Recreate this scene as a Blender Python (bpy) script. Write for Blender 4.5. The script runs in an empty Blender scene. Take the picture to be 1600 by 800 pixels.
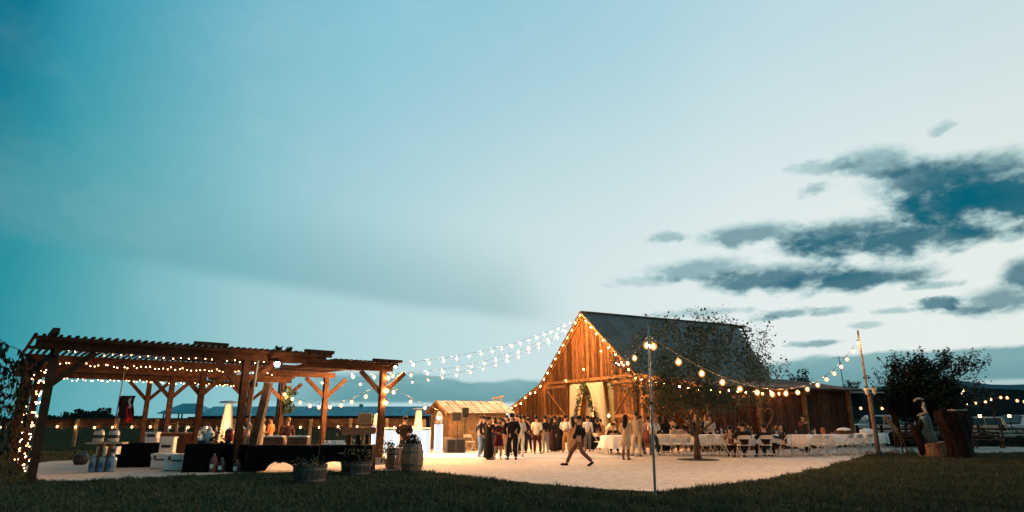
import bpy, bmesh, math, random
import numpy as np
from mathutils import Vector, Matrix
R = math.radians
PI = math.pi
rnd = random.Random(7)
sc = bpy.context.scene
COL = sc.collection

# ------------------------------------------------------------------ camera
FPX, CAM_H, HORIZON = 960.0, 1.65, 653.0
PITCH = math.atan((HORIZON - 400) / FPX)
cam_data = bpy.data.cameras.new('camera')
cam = bpy.data.objects.new('camera', cam_data)
COL.objects.link(cam)
cam.location = (0, 0, CAM_H)
cam.rotation_euler = (PI / 2 + PITCH, 0, 0)
cam_data.sensor_width = 36
cam_data.lens = 36 * FPX / 1600
cam_data.clip_end = 20000
cam_data.clip_start = 0.1
sc.camera = cam
sc.view_settings.view_transform = 'Standard'
sc.view_settings.look = 'None'
sc.view_settings.exposure = 0
sc.view_settings.gamma = 1
cy = sc.cycles
cy.max_bounces = 5
cy.diffuse_bounces = 3
cy.glossy_bounces = 2
cy.transmission_bounces = 4
cy.transparent_max_bounces = 8
cy.sample_clamp_indirect = 4
cy.use_denoising = True
cy.caustics_reflective = False
cy.caustics_refractive = False

def ray(px, py):
    c, s = math.cos(PITCH), math.sin(PITCH)
    u, v = (px - 800) / FPX, (400 - py) / FPX
    return Vector((u, c - v * s, s + v * c))
def G(px, py, z=0.0):           # ground point seen at a photo pixel
    d = ray(px, py); t = (z - CAM_H) / d.z
    return Vector((d.x * t, d.y * t, z))
def at(px, py, Y):              # point at forward distance Y seen at a photo pixel
    d = ray(px, py); t = Y / d.y
    return Vector((d.x * t, Y, d.z * t + CAM_H))
def azel(px, py):
    d = ray(px, py).normalized()
    return math.degrees(math.atan2(d.x, d.y)), math.degrees(math.asin(d.z))

# ------------------------------------------------------------------ sky (dusk)
world = bpy.data.worlds.new('World'); sc.world = world
world.use_nodes = True
nt = world.node_tree; nt.nodes.clear()
class NB:
    def __init__(s, nt): s.nt = nt; s.n = nt.nodes; s.l = nt.links
    def node(s, t, **kw):
        n = s.n.new(t)
        for k, v in kw.items(): setattr(n, k, v)
        return n
    def put(s, sock, v):
        if isinstance(v, (int, float)): sock.default_value = v
        elif isinstance(v, tuple): sock.default_value = v
        else: s.l.new(v, sock)
    def m(s, op, a, b=None, c=None, clamp=False):
        n = s.node('ShaderNodeMath', operation=op, use_clamp=clamp)
        for i, v in enumerate((a, b, c)):
            if v is not None: s.put(n.inputs[i], v)
        return n.outputs[0]
    def mr(s, v, a, b, c=0.0, d=1.0, t='SMOOTHSTEP'):
        n = s.node('ShaderNodeMapRange', interpolation_type=t)
        for i, x in enumerate((v, a, b, c, d)): s.put(n.inputs[i], x)
        return n.outputs[0]
    def mix(s, f, a, b, bt='MIX'):
        n = s.node('ShaderNodeMix', data_type='RGBA', blend_type=bt)
        s.put(n.inputs[0], f); s.put(n.inputs[6], a); s.put(n.inputs[7], b)
        return n.outputs[2]
    def ramp(s, f, stops):
        n = s.node('ShaderNodeValToRGB'); cr = n.color_ramp
        cr.elements[0].position, cr.elements[0].color = stops[0][0], stops[0][1]
        cr.elements[1].position, cr.elements[1].color = stops[-1][0], stops[-1][1]
        for p, c in stops[1:-1]:
            e = cr.elements.new(p); e.color = c
        s.put(n.inputs[0], f); return n.outputs[0]
    def noise(s, vec, scale, detail=4, rough=0.55, w=None, dist=0.0):
        n = s.node('ShaderNodeTexNoise')
        n.inputs['Scale'].default_value = scale; n.inputs['Detail'].default_value = detail
        n.inputs['Roughness'].default_value = rough; n.inputs['Distortion'].default_value = dist
        if vec is not None: s.l.new(vec, n.inputs['Vector'])
        return n.outputs['Fac']
def lin(r, g, b, a=1.0):        # sRGB 0-255 -> linear
    f = lambda x: x / 12.92 if x <= 0.04045 else ((x + 0.055) / 1.055) ** 2.4
    return (f(r / 255), f(g / 255), f(b / 255), a)

w = NB(nt)
tc = w.node('ShaderNodeTexCoord')
sep = w.node('ShaderNodeSeparateXYZ'); w.l.new(tc.outputs['Generated'], sep.inputs[0])
sx, sy, sz = sep.outputs
DEG = 180 / PI
az = w.m('MULTIPLY', w.m('ARCTAN2', sx, sy), DEG)
el = w.m('MULTIPLY', w.m('ARCSINE', sz), DEG)
hor = w.m('SQRT', w.m('ADD', w.m('MULTIPLY', sx, sx), w.m('MULTIPLY', sy, sy)))
GLOW = R(56)
cosg = w.m('DIVIDE', w.m('ADD', w.m('MULTIPLY', sx, math.sin(GLOW)), w.m('MULTIPLY', sy, math.cos(GLOW))), w.m('MAXIMUM', hor, 0.001))
f = w.m('MULTIPLY_ADD', cosg, 0.5, 0.5)            # 1 towards the afterglow, 0 away from it
def fpos(a): return (1 + math.cos(R(a) - GLOW)) / 2
low = w.ramp(f, [(0.0, lin(10, 70, 86)), (fpos(-46), lin(14, 122, 142)), (fpos(-40), lin(48, 146, 161)), (fpos(-36), lin(80, 165, 175)), (fpos(-30), lin(118, 183, 191)), (fpos(-24), lin(146, 198, 204)), (fpos(-13), lin(178, 214, 218)),
                 (fpos(0), lin(207, 227, 228)), (fpos(11), lin(217, 232, 232)), (fpos(22), lin(228, 237, 236)), (fpos(36), lin(230, 238, 234)), (1.0, lin(228, 234, 228))])
high = w.ramp(f, [(0.0, lin(10, 70, 90)), (fpos(-42.5), lin(2, 112, 141)), (fpos(-39), lin(52, 149, 174)), (fpos(-30), lin(98, 174, 197)), (fpos(-25), lin(118, 184, 204)), (fpos(-13), lin(138, 197, 216)),
                  (fpos(0), lin(150, 201, 216)), (fpos(15), lin(166, 209, 221)), (fpos(28), lin(184, 215, 225)), (1.0, lin(190, 216, 224))])
mid = w.mix(w.mr(el, 10, 40), low, high)
vec2 = w.node('ShaderNodeCombineXYZ')
w.put(vec2.inputs[0], w.m('MULTIPLY', az, 0.06)); w.put(vec2.inputs[1], w.m('MULTIPLY', el, 0.10))
n1 = w.noise(vec2.outputs[0], 4.6, 6, 0.5, dist=.3)
n2 = w.noise(vec2.outputs[0], 1.1, 4, 0.5)
n3 = w.noise(vec2.outputs[0], 16.0, 5, 0.6); n3c = w.m('SUBTRACT', n3, 0.5)
n1c = w.m('SUBTRACT', n1, 0.5); n2c = w.m('SUBTRACT', n2, 0.5)

def dirpx(px0, py0, px1, py1):
    a = azel(px0, py0); b = azel(px1, py1); return a, b
# broad soft veil running down from the left towards the barn, with a brighter lower edge
(a0, e0), (a1, e1) = dirpx(40, 372, 860, 512)
sl = (e1 - e0) / (a1 - a0)
below = w.m('SUBTRACT', el, w.m('ADD', w.m('MULTIPLY', w.m('SUBTRACT', az, a0), sl), e0))     # >0 above the veil's lower edge
below = w.m('ADD', below, w.m('MULTIPLY', n2c, 1.2))
veil = w.m('MULTIPLY', w.mr(below, -0.5, 1.3), w.m('SUBTRACT', 1.0, w.mr(below, 0.6, 9.5)))
veil = w.m('MULTIPLY', veil, w.m('SUBTRACT', 1.0, w.mr(az, -2, 7)))
veil = w.m('MULTIPLY', veil, w.mr(az, -75, -32, .25, 1.0))
glowb = w.m('MULTIPLY', w.m('SUBTRACT', 1.0, w.mr(below, -0.6, 0.9)), w.mr(below, -9, -1.0))
glowb = w.m('MULTIPLY', glowb, w.m('MULTIPLY', w.mr(az, -38, -18), w.m('SUBTRACT', 1.0, w.mr(az, -2, 9))))
sky = w.mix(w.m('MULTIPLY', veil, 0.42), mid, lin(96, 160, 170))
sky = w.mix(w.m('MULTIPLY', glowb, 0.30), sky, lin(180, 216, 220))
streak = w.mr(w.m('ADD', n2, w.m('MULTIPLY', n1c, 0.5)), 0.45, 0.75)
sky = w.mix(w.m('MULTIPLY', streak, 0.05), sky, lin(226, 238, 238))

CLEAR = None
def cloud(acc, px, py, hw, hh, tilt=0.0, dens=1.0, dark=True, rag=1.0):
    a, e = azel(px, py)
    (al, _), (ar, _) = azel(px - hw, py), azel(px + hw, py)
    (_, et), (_, eb) = azel(px, py - hh), azel(px, py + hh)
    ra, re = abs(ar - al) / 2 * (1.12 if hh > 16 else 1.0), abs(et - eb) / 2 * (1.22 if hh > 16 else 1.0)
    u = w.m('DIVIDE', w.m('SUBTRACT', az, a), ra)
    v = w.m('SUBTRACT', w.m('DIVIDE', w.m('SUBTRACT', el, e), re), w.m('MULTIPLY', u, tilt))
    v = w.m('ADD', v, w.m('MULTIPLY', n1c, .9))
    v = w.m('MAXIMUM', v, w.m('MULTIPLY', v, -1.35))          # flatter bases than tops
    d = w.m('SQRT', w.m('ADD', w.m('MULTIPLY', u, u), w.m('MULTIPLY', v, v)))
    d = w.m('SUBTRACT', d, w.m('ADD', w.m('MULTIPLY', n1c, 1.25 * rag), w.m('MULTIPLY', n3c, (.55 if hh > 16 else 1.4) * rag)))
    k = w.m('MULTIPLY', w.mr(d, 1.14, 0.34), dens)
    return w.m('MULTIPLY', w.m('SUBTRACT', 1.0, k), acc) if acc is not None else w.m('SUBTRACT', 1.0, k)
for c in [(1570, 310, 185, 58, -0.08, .97), (1490, 318, 95, 32, 0, .9), (1445, 285, 95, 38, -0.25, .86), (1530, 262, 110, 26, -.1, .6), (1370, 258, 80, 28, -0.2, .62), (1290, 262, 60, 16, -.3, .4),
          (1400, 378, 200, 30, -.12, .93), (1330, 366, 105, 26, 0, .8), (1180, 368, 95, 20, -.1, .72),
          (1330, 440, 130, 22, -.08, .92), (1210, 436, 120, 24, .05, .86), (1090, 422, 85, 18, 0.15, .62), (1455, 447, 60, 9, 0, .5), (1465, 474, 46, 14, 0, .85), (1560, 470, 75, 24, .2, .75),
          (1598, 428, 40, 26, 0.2, .85), (1228, 491, 60, 10, .2, .65), (1195, 499, 34, 8, 0, .6), (1300, 487, 36, 10, .2, .55), (1278, 537, 58, 7, 0, .65),
          (1048, 372, 34, 13, -.2, .5), (1272, 298, 30, 13, .3, .5), (1474, 203, 28, 14, .3, .4), (1100, 489, 90, 9, 0, .45), (1395, 486, 34, 7, 0, .45),
          (1350, 508, 28, 7, 0, .4), (1000, 442, 60, 14, 0, .3), (1580, 372, 60, 12, 0, .4), (1510, 486, 50, 8, 0, .4)]:
    CLEAR = cloud(CLEAR, *c)
COVER = w.m('SUBTRACT', 1.0, CLEAR)
ccol = w.mix(w.mr(w.m('ADD', COVER, w.m('MULTIPLY', n3c, .5)), .35, .95), lin(40, 147, 156), lin(0, 97, 118))
sky = w.mix(COVER, sky, ccol)
# low bank of cloud along the horizon
topl = azel(700, 588)[1]; topr = azel(1400, 541)[1]
bank_top = w.m('ADD', w.mr(az, azel(1000, 580)[0], azel(1420, 541)[0], topl, topr), w.m('MULTIPLY', w.m('ADD', n2c, w.m('MULTIPLY', n1c, .5)), 2.4))
b1 = w.mr(w.m('SUBTRACT', bank_top, el), -0.05, 0.45)
b2 = w.mr(el, azel(800, 633)[1], azel(800, 626)[1])
b2 = w.m('MAXIMUM', b2, w.mr(az, azel(900, 600)[0], azel(1000, 600)[0]))
lr = w.mr(az, azel(330, 600)[0], azel(560, 600)[0], 0.0, 1.0)
bank = w.m('MULTIPLY', w.m('MULTIPLY', b1, b2), w.m('MULTIPLY', lr, 0.88))
slit = w.m('MULTIPLY', w.mr(el, azel(1550, 607)[1], azel(1550, 599)[1]), w.mr(el, azel(1550, 590)[1], azel(1550, 597)[1]))
slit = w.m('MULTIPLY', slit, w.mr(az, azel(1440, 600)[0], azel(1540, 600)[0]))
bcol = w.mix(w.mr(n1, .3, .7), lin(96, 156, 162), lin(124, 174, 178))
bcol = w.mix(w.mr(w.m('SUBTRACT', bank_top, el), 0.2, 2.6), bcol, lin(82, 146, 153))
sky = w.mix(bank, sky, bcol)
sky = w.mix(w.m('MULTIPLY', slit, .65), sky, lin(200, 220, 214))
# below the horizon the world is dim ground colour
sky = w.mix(w.mr(el, -0.5, -3.0), sky, lin(20, 34, 36))
bg = w.node('ShaderNodeBackground'); w.l.new(sky, bg.inputs[0]); bg.inputs[1].default_value = 1.0
out = w.node('ShaderNodeOutputWorld'); w.l.new(bg.outputs[0], out.inputs[0])

# ------------------------------------------------------------------ mesh helpers
class MB:
    def __init__(s): s.v = []; s.f = []
    def add(s, vs, fs):
        n = len(s.v); s.v.extend([tuple(p) for p in vs]); s.f.extend([tuple(i + n for i in q) for q in fs]); return s
    def box(s, c, size, M=None):
        x, y, z = size[0] / 2, size[1] / 2, size[2] / 2
        vs = [Vector((a * x, b * y, d * z)) for d in (-1, 1) for b in (-1, 1) for a in (-1, 1)]
        if M is not None: vs = [M @ p for p in vs]
        vs = [p + Vector(c) for p in vs]
        return s.add(vs, [(0, 2, 3, 1), (4, 5, 7, 6), (0, 1, 5, 4), (2, 6, 7, 3), (0, 4, 6, 2), (1, 3, 7, 5)])
    def bar(s, p0, p1, wd, hd, up=(0, 0, 1)):      # rectangular bar from p0 to p1
        p0, p1 = Vector(p0), Vector(p1); d = (p1 - p0); L = d.length
        if L < 1e-6: return s
        d.normalize(); up = Vector(up)
        if abs(d.dot(up)) > .97: up = Vector((0, 1, 0)) if abs(d.y) < .9 else Vector((1, 0, 0))
        a = d.cross(up).normalized(); b = a.cross(d).normalized()
        q = []
        for p in (p0, p1):
            for i, j in ((-1, -1), (1, -1), (1, 1), (-1, 1)): q.append(p + a * (i * wd / 2) + b * (j * hd / 2))
        return s.add(q, [(3, 2, 1, 0), (4, 5, 6, 7), (0, 1, 5, 4), (1, 2, 6, 5), (2, 3, 7, 6), (3, 0, 4, 7)])
    def tube(s, pts, r, seg=6, cap=True):
        pts = [Vector(p) for p in pts]; n = len(pts)
        rs = r if isinstance(r, (list, tuple)) else [r] * n
        base = len(s.v); prev = None
        for i, p in enumerate(pts):
            d = (pts[min(i + 1, n - 1)] - pts[max(i - 1, 0)])
            d = d.normalized() if d.length > 1e-9 else Vector((0, 0, 1))
            ref = prev if prev is not None else (Vector((1, 0, 0)) if abs(d.x) < .9 else Vector((0, 1, 0)))
            a = (ref - d * ref.dot(d)); a = a.normalized() if a.length > 1e-6 else d.orthogonal().normalized(); prev = a; b = d.cross(a)
            for k in range(seg):
                t = 2 * PI * k / seg
                s.v.append(tuple(p + (a * math.cos(t) + b * math.sin(t)) * rs[i]))
        for i in range(n - 1):
            for k in range(seg):
                k2 = (k + 1) % seg
                s.f.append((base + i * seg + k, base + i * seg + k2, base + (i + 1) * seg + k2, base + (i + 1) * seg + k))
        if cap:
            s.f.append(tuple(base + k for k in reversed(range(seg)))); s.f.append(tuple(base + (n - 1) * seg + k for k in range(seg)))
        return s
    def lathe(s, prof, seg=16, c=(0, 0, 0), sx=1, sy=1):     # prof: (radius, z)
        base = len(s.v); n = len(prof)
        for r, z in prof:
            for k in range(seg):
                t = 2 * PI * k / seg
                s.v.append((c[0] + math.cos(t) * r * sx, c[1] + math.sin(t) * r * sy, c[2] + z))
        for i in range(n - 1):
            for k in range(seg):
                k2 = (k + 1) % seg
                s.f.append((base + i * seg + k, base + i * seg + k2, base + (i + 1) * seg + k2, base + (i + 1) * seg + k))
        if prof[0][0] > 1e-5: s.f.append(tuple(base + k for k in reversed(range(seg))))
        if prof[-1][0] > 1e-5: s.f.append(tuple(base + (n - 1) * seg + k for k in range(seg)))
        return s
    def ball(s, c, rx, ry=None, rz=None, seg=10, rings=7, jit=0.0, rg=rnd):
        ry = ry or rx; rz = rz or rx
        base = len(s.v); c = Vector(c)
        s.v.append(tuple(c + Vector((0, 0, -rz))))
        for i in range(1, rings):
            ph = -PI / 2 + PI * i / rings
            for k in range(seg):
                t = 2 * PI * k / seg; q = 1 + (rg.uniform(-jit, jit) if jit else 0)
                s.v.append(tuple(c + Vector((rx * math.cos(ph) * math.cos(t) * q, ry * math.cos(ph) * math.sin(t) * q, rz * math.sin(ph) * q))))
        s.v.append(tuple(c + Vector((0, 0, rz)))); top = len(s.v) - 1
        for k in range(seg):
            k2 = (k + 1) % seg
            s.f.append((base, base + 1 + k2, base + 1 + k))
            for i in range(rings - 2):
                a = base + 1 + i * seg
                s.f.append((a + k, a + k2, a + seg + k2, a + seg + k))
            a = base + 1 + (rings - 2) * seg
            s.f.append((a + k, a + k2, top))
        return s
    def prism(s, poly, p0, ex):      # poly: list of 3D points (planar), extruded by vector ex
        n = len(poly); ex = Vector(ex); base = len(s.v)
        for p in poly: s.v.append(tuple(Vector(p) + Vector(p0)))
        for p in poly: s.v.append(tuple(Vector(p) + Vector(p0) + ex))
        s.f.append(tuple(base + i for i in reversed(range(n)))); s.f.append(tuple(base + n + i for i in range(n)))
        for i in range(n):
            j = (i + 1) % n; s.f.append((base + i, base + j, base + n + j, base + n + i))
        return s
    def mesh(s, name, m=None, smooth=False):
        me = bpy.data.meshes.new(name); me.from_pydata(s.v, [], s.f); me.update()
        bm = bmesh.new(); bm.from_mesh(me); bmesh.ops.recalc_face_normals(bm, faces=bm.faces); bm.to_mesh(me); bm.free()
        if m: me.materials.append(m)
        if smooth: me.polygons.foreach_set('use_smooth', [True] * len(me.polygons))
        return me
    def build(s, name, m=None, parent=None, smooth=False, loc=None, rz=None):
        return link(name, s.mesh(name, m, smooth), parent, loc, rz)
def link(name, me, parent=None, loc=None, rz=None):
    o = bpy.data.objects.new(name, me); COL.objects.link(o)
    if parent is not None: o.parent = parent
    if loc is not None: o.location = loc
    if rz is not None: o.rotation_euler = (0, 0, rz)
    return o
def tag(o, label=None, cat=None, group=None, kind=None):
    if label: o['label'] = label
    if cat: o['category'] = cat
    if group: o['group'] = group
    if kind: o['kind'] = kind
    return o
def thing(name, label, cat, loc=(0, 0, 0), rz=0.0, group=None):
    o = bpy.data.objects.new(name, None); COL.objects.link(o); o.empty_display_size = .1
    o.location = loc; o.rotation_euler = (0, 0, rz)
    return tag(o, label, cat, group)
def kids(o): return KIDS.get(o.name, []) if False else [c for c in o.children]
def dup(root, loc, rz, label=None, group=None, scale=None):
    def cp(o, par):
        c = o.copy(); COL.objects.link(c)
        if par is not None: c.parent = par
        for ch in o.children: cp(ch, c)
        return c
    r = cp(root, None); r.location = loc; r.rotation_euler = (0, 0, rz)
    if label: r['label'] = label
    if group: r['group'] = group
    if scale: r.scale = scale
    return r

# ------------------------------------------------------------------ materials
def mat(name, col, rough=.7, var=.25, nscale=4.0, bump=.0, bscale=40.0, metal=0.0, stretch=(1, 1, 1), objvar=.0, emit=None, estr=0.0, col2=None, spec=None, trans=0.0, coords='Object'):
    m = bpy.data.materials.new(name); m.use_nodes = True
    t = m.node_tree; b = t.nodes['Principled BSDF']; k = NB(t)
    tcn = k.node('ShaderNodeTexCoord'); mp = k.node('ShaderNodeMapping')
    mp.inputs['Scale'].default_value = stretch; k.l.new(tcn.outputs[coords], mp.inputs[0])
    vec = mp.outputs[0]
    if objvar:
        oi = k.node('ShaderNodeObjectInfo')
        off = k.node('ShaderNodeVectorMath', operation='ADD'); k.l.new(vec, off.inputs[0])
        cb = k.node('ShaderNodeCombineXYZ'); r100 = k.m('MULTIPLY', oi.outputs['Random'], 50.0)
        for i in range(3): k.l.new(r100, cb.inputs[i])
        k.l.new(cb.outputs[0], off.inputs[1]); vec = off.outputs[0]
    nz = k.noise(vec, nscale, 6, .62)
    c = tuple(col) + (1,) if len(col) == 3 else tuple(col)
    c2 = col2 if col2 else tuple(x * (1 - var * 1.6) for x in c[:3])
    c2 = tuple(c2) + (1,) if len(c2) == 3 else c2
    ca = tuple(min(1, x * (1 + var * .5)) for x in c[:3]) + (1,)
    colr = k.ramp(nz, [(.3, c2), (.68, ca)])
    if objvar:
        fac = k.m('MULTIPLY_ADD', oi.outputs['Random'], objvar * 2, 1 - objvar)
        cbb = k.node('ShaderNodeCombineXYZ')
        for i in range(3): k.l.new(fac, cbb.inputs[i])
        colr = k.mix(1.0, colr, cbb.outputs[0], 'MULTIPLY')
    k.l.new(colr, b.inputs['Base Color'])
    b.inputs['Roughness'].default_value = rough; b.inputs['Metallic'].default_value = metal
    if spec is None and rough >= .74 and not metal: spec = .18
    if spec is not None: b.inputs['Specular IOR Level'].default_value = spec
    if trans: b.inputs['Transmission Weight'].default_value = trans
    if bump:
        bn = k.node('ShaderNodeBump'); bn.inputs['Strength'].default_value = bump; bn.inputs['Distance'].default_value = .03
        k.l.new(k.noise(vec, bscale, 4, .6), bn.inputs['Height']); k.l.new(bn.outputs[0], b.inputs['Normal'])
    if emit:
        b.inputs['Emission Color'].default_value = tuple(emit) + (1,); b.inputs['Emission Strength'].default_value = estr
    return m
def lamp_mat(name, core, strength):
    m = bpy.data.materials.new(name); m.use_nodes = True
    t = m.node_tree; t.nodes.clear(); k = NB(t)
    e = k.node('ShaderNodeEmission'); e.inputs[1].default_value = strength; e.inputs[0].default_value = tuple(core) + (1,)
    o = k.node('ShaderNodeOutputMaterial'); k.l.new(e.outputs[0], o.inputs[0])
    return m
def globe_mat(name, col, strength, p=1.6):
    """thin amber glass globe round a filament: clear, with a glow as deep as the glass is thick along the line of sight"""
    m = bpy.data.materials.new(name); m.use_nodes = True
    t = m.node_tree; t.nodes.clear(); k = NB(t)
    e = k.node('ShaderNodeEmission'); e.inputs[0].default_value = tuple(col) + (1,)
    lw = k.node('ShaderNodeLayerWeight'); lw.inputs[0].default_value = .5
    k.l.new(k.m('MULTIPLY', k.m('POWER', k.m('SUBTRACT', 1.0, lw.outputs['Facing']), p), strength), e.inputs[1])  # painted halo: emission strongest mid-globe, standing in for bloom round the bulb
    tr = k.node('ShaderNodeBsdfTransparent'); tr.inputs[0].default_value = (1, .90, .68, 1); ad = k.node('ShaderNodeAddShader')
    k.l.new(e.outputs[0], ad.inputs[0]); k.l.new(tr.outputs[0], ad.inputs[1])
    o = k.node('ShaderNodeOutputMaterial'); k.l.new(ad.outputs[0], o.inputs[0])
    m.cycles.emission_sampling = 'NONE'
    return m

WARM = (1.0, .55, .27)
M = dict(
    bulb=lamp_mat('filament_glow', WARM, 14500),
    bulb_inner=lamp_mat('inner_filament_glow', (1.0, .50, .22), 750),
    bulb_front=lamp_mat('front_filament_glow', WARM, 1500),
    globe=globe_mat('amber_halo_globe', (1.0, .42, .11), 1.15),
    bulb_wall=lamp_mat('wall_filament_glow', (1.0, .47, .17), 250),
    bulb_fence=lamp_mat('fence_filament_glow', (1.0, .47, .17), 170),
    fairy=lamp_mat('fairy_glow', (1.0, .48, .18), 32),
    white_glow=lamp_mat('white_led', (.92, .97, 1.0), .95),
    white_core=lamp_mat('white_led_core', (.92, .97, 1.0), 4),
    flame=lamp_mat('flame_glow', (1.0, .55, .22), 16),
    heater_glass=mat('heater_glass', (.6, .45, .3), .3, emit=(1.0, .52, .22), estr=1.0, trans=.6),
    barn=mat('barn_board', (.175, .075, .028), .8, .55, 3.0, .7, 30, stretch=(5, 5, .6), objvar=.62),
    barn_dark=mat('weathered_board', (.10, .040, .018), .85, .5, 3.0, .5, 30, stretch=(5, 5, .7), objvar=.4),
    trim=mat('barn_trim', (.28, .14, .06), .8, .4, 4.0, .3, 30, objvar=.2),
    metal_roof=mat('roof_sheet', (.075, .105, .10), .6, .45, 1.2, .25, 12, metal=.2, stretch=(1, .35, 1), objvar=.22, col2=(.055, .05, .04)),
    metal_roof_pale=mat('pale_roof_sheet', (.20, .205, .21), .8, .35, 1.2, .2, 12, spec=.15, objvar=.1),
    stable_roof=mat('stable_roof', (.05, .32, .40), .6, .25, .4, objvar=.1),
    pine=mat('pergola_timber', (.09, .036, .016), .75, .4, 5.0, .3, 40, stretch=(1, 1, 1), objvar=.22),
    pine_dark=mat('dark_timber', (.12, .07, .045), .8, .4, 5.0, .3, 40, objvar=.2),
    post=mat('fence_post', (.27, .19, .11), .8, .3, 6.0, .3, 40, objvar=.15),
    fence=mat('fence_board', (.07, .04, .025), .85, .4, 4.0, .3, 40, objvar=.3),
    wire=mat('wire', (.12, .12, .12), .5, metal=.8),
    cable=mat('cable', (.02, .02, .02), .6),
    socket=mat('socket', (.03, .03, .03), .5),
    steel=mat('galvanised_steel', (.42, .46, .46), .35, .2, 8, metal=.85),
    black=mat('black_metal', (.02, .02, .022), .5),
    shed=mat('shed_siding', (.22, .14, .075), .8, .3, 4, .2, 30, objvar=.12),
    white=mat('white_plastic', (.78, .76, .72), .45, .08, 6),
    chair=mat('chair_white', (.64, .56, .47), .4, .08, 6),
    cloth=mat('white_cloth', (.80, .78, .75), .85, .06, 9, .25, 14),
    pinkcloth=mat('blush_cloth', (.76, .60, .52), .85, .08, 9, .25, 14),
    blackcloth=mat('black_cloth', (.006, .006, .007), .9, .2, 9, .2, 14, spec=.05),
    drape=mat('drape_fabric', (.46, .43, .36), .85, .08, 9, .2, 18), drape_green=mat('sage_drape_fabric', (.32, .31, .20), .85, .1, 9, .2, 18),
    glass=mat('clear_glass', (.8, .85, .85), .08, .05, spec=.6, trans=.85),
    blueglass=mat('blue_water_jug', (.25, .42, .55), .15, .3, 9, trans=.3),
    stone=mat('field_stone', (.30, .27, .23), .85, .4, 6, .6, 12),
    barrel=mat('barrel_oak', (.36, .22, .12), .7, .35, 5, .3, 30, stretch=(4, 4, .8), objvar=.25),
    hoop=mat('barrel_hoop', (.20, .17, .14), .5, .3, 8, metal=.6),
    tub=mat('planter_oak', (.13, .105, .08), .8, .35, 5, .3, 30, stretch=(4, 4, .8), objvar=.25),
    soil=mat('soil', (.04, .03, .02), .95),
    leaf=mat('leaf', (.030, .062, .028), .7, .5, 1.5, objvar=0),
    leaf_dark=mat('dark_leaf', (.022, .038, .020), .75, .5, 1.5),
    leaf_far=mat('far_foliage', (.02, .04, .035), .85, .4, .3),
    bark=mat('bark', (.11, .075, .05), .9, .5, 8, .6, 30, stretch=(1, 1, .3)),
    log=mat('sawn_log', (.42, .24, .12), .8, .5, 5, .5, 20),
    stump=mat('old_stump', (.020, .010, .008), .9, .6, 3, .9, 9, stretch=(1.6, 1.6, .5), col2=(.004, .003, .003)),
    slab=mat('grey_driftwood', (.16, .27, .29), .85, .4, 4, .5, 20, stretch=(1, 1, .3)),
    bleached=mat('bleached_wood', (.46, .38, .30), .8, .25, 6, .3, 20),
    tablewood=mat('counter_wood', (.48, .18, .07), .55, .35, 4, .1, 30, stretch=(.6, 4, 4)),
    redwood=mat('bar_front_wood', (.32, .09, .035), .6, .4, 4, .2, 30, stretch=(4, 4, .5), objvar=.2),
    red=mat('red_drink', (.55, .05, .03), .2, .2, 6, trans=.2),
    speaker=mat('speaker_box', (.03, .03, .032), .6, .2, 20),
    grille=mat('speaker_grille', (.012, .012, .013), .8),
    maroon=mat('maroon_crate', (.20, .07, .06), .7, .3, 8),
    green=mat('dark_green_plastic', (.02, .05, .03), .5),
    flagred=mat('red_flag', (.55, .03, .03), .8, .15, 6),
    flagdark=mat('dark_flag', (.05, .02, .02), .8, .15, 6),
    carwhite=mat('car_white', (.62, .63, .62), .3, .05, 2), carsilver=mat('car_silver', (.35, .36, .37), .3, .05, 2, metal=.4),
    cardark=mat('car_dark', (.05, .055, .06), .3, .05, 2), carbeige=mat('car_beige', (.50, .42, .33), .3, .05, 2),
    carglass=mat('car_glass', (.02, .025, .03), .08), tyre=mat('tyre', (.015, .015, .015), .85), rim=mat('rim', (.4, .4, .4), .35, metal=.8),
    headlight=lamp_mat('headlight_glow', (1.0, .85, .6), 3.0), headoff=mat('headlight_lens', (.6, .6, .58), .2),
    shade=mat('lamp_glass', (.75, .70, .58), .4), lit=lamp_mat('lantern_glow', (1.0, .62, .30), 7),
    floor_white=mat('dance_floor_white', (.86, .86, .86), .22, .04, 3),
)
def flat(name, col, rough=.8): return mat(name, col, rough, .18, 14, .15, 60, spec=.12)
# ------------------------------------------------------------------ people: prototypes first
def skin_mesh(name, joints, edges, root, sub=1):
    names = list(joints); idx = {n: i for i, n in enumerate(names)}
    me = bpy.data.meshes.new(name + '_graph')
    me.from_pydata([joints[n][0] for n in names], [(idx[a], idx[b]) for a, b in edges], [])
    o = bpy.data.objects.new(name + '_graph', me); COL.objects.link(o)
    md = o.modifiers.new('Skin', 'SKIN'); md.use_smooth_shade = True; md.branch_smoothing = .4
    for i, n in enumerate(names):
        r = joints[n][1]; sv = me.skin_vertices[0].data[i]
        sv.radius = (r, r) if isinstance(r, (int, float)) else r
        sv.use_root = (n == root)
    sb = o.modifiers.new('Sub', 'SUBSURF'); sb.levels = sub; sb.render_levels = sub
    dg = bpy.context.evaluated_depsgraph_get()
    m2 = bpy.data.meshes.new_from_object(o.evaluated_get(dg), depsgraph=dg)
    m2.name = name
    bpy.data.objects.remove(o); bpy.data.meshes.remove(me)
    m2.materials.clear(); m2.materials.append(M['white'])
    m2.polygons.foreach_set('use_smooth', [True] * len(m2.polygons))
    return m2

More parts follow.
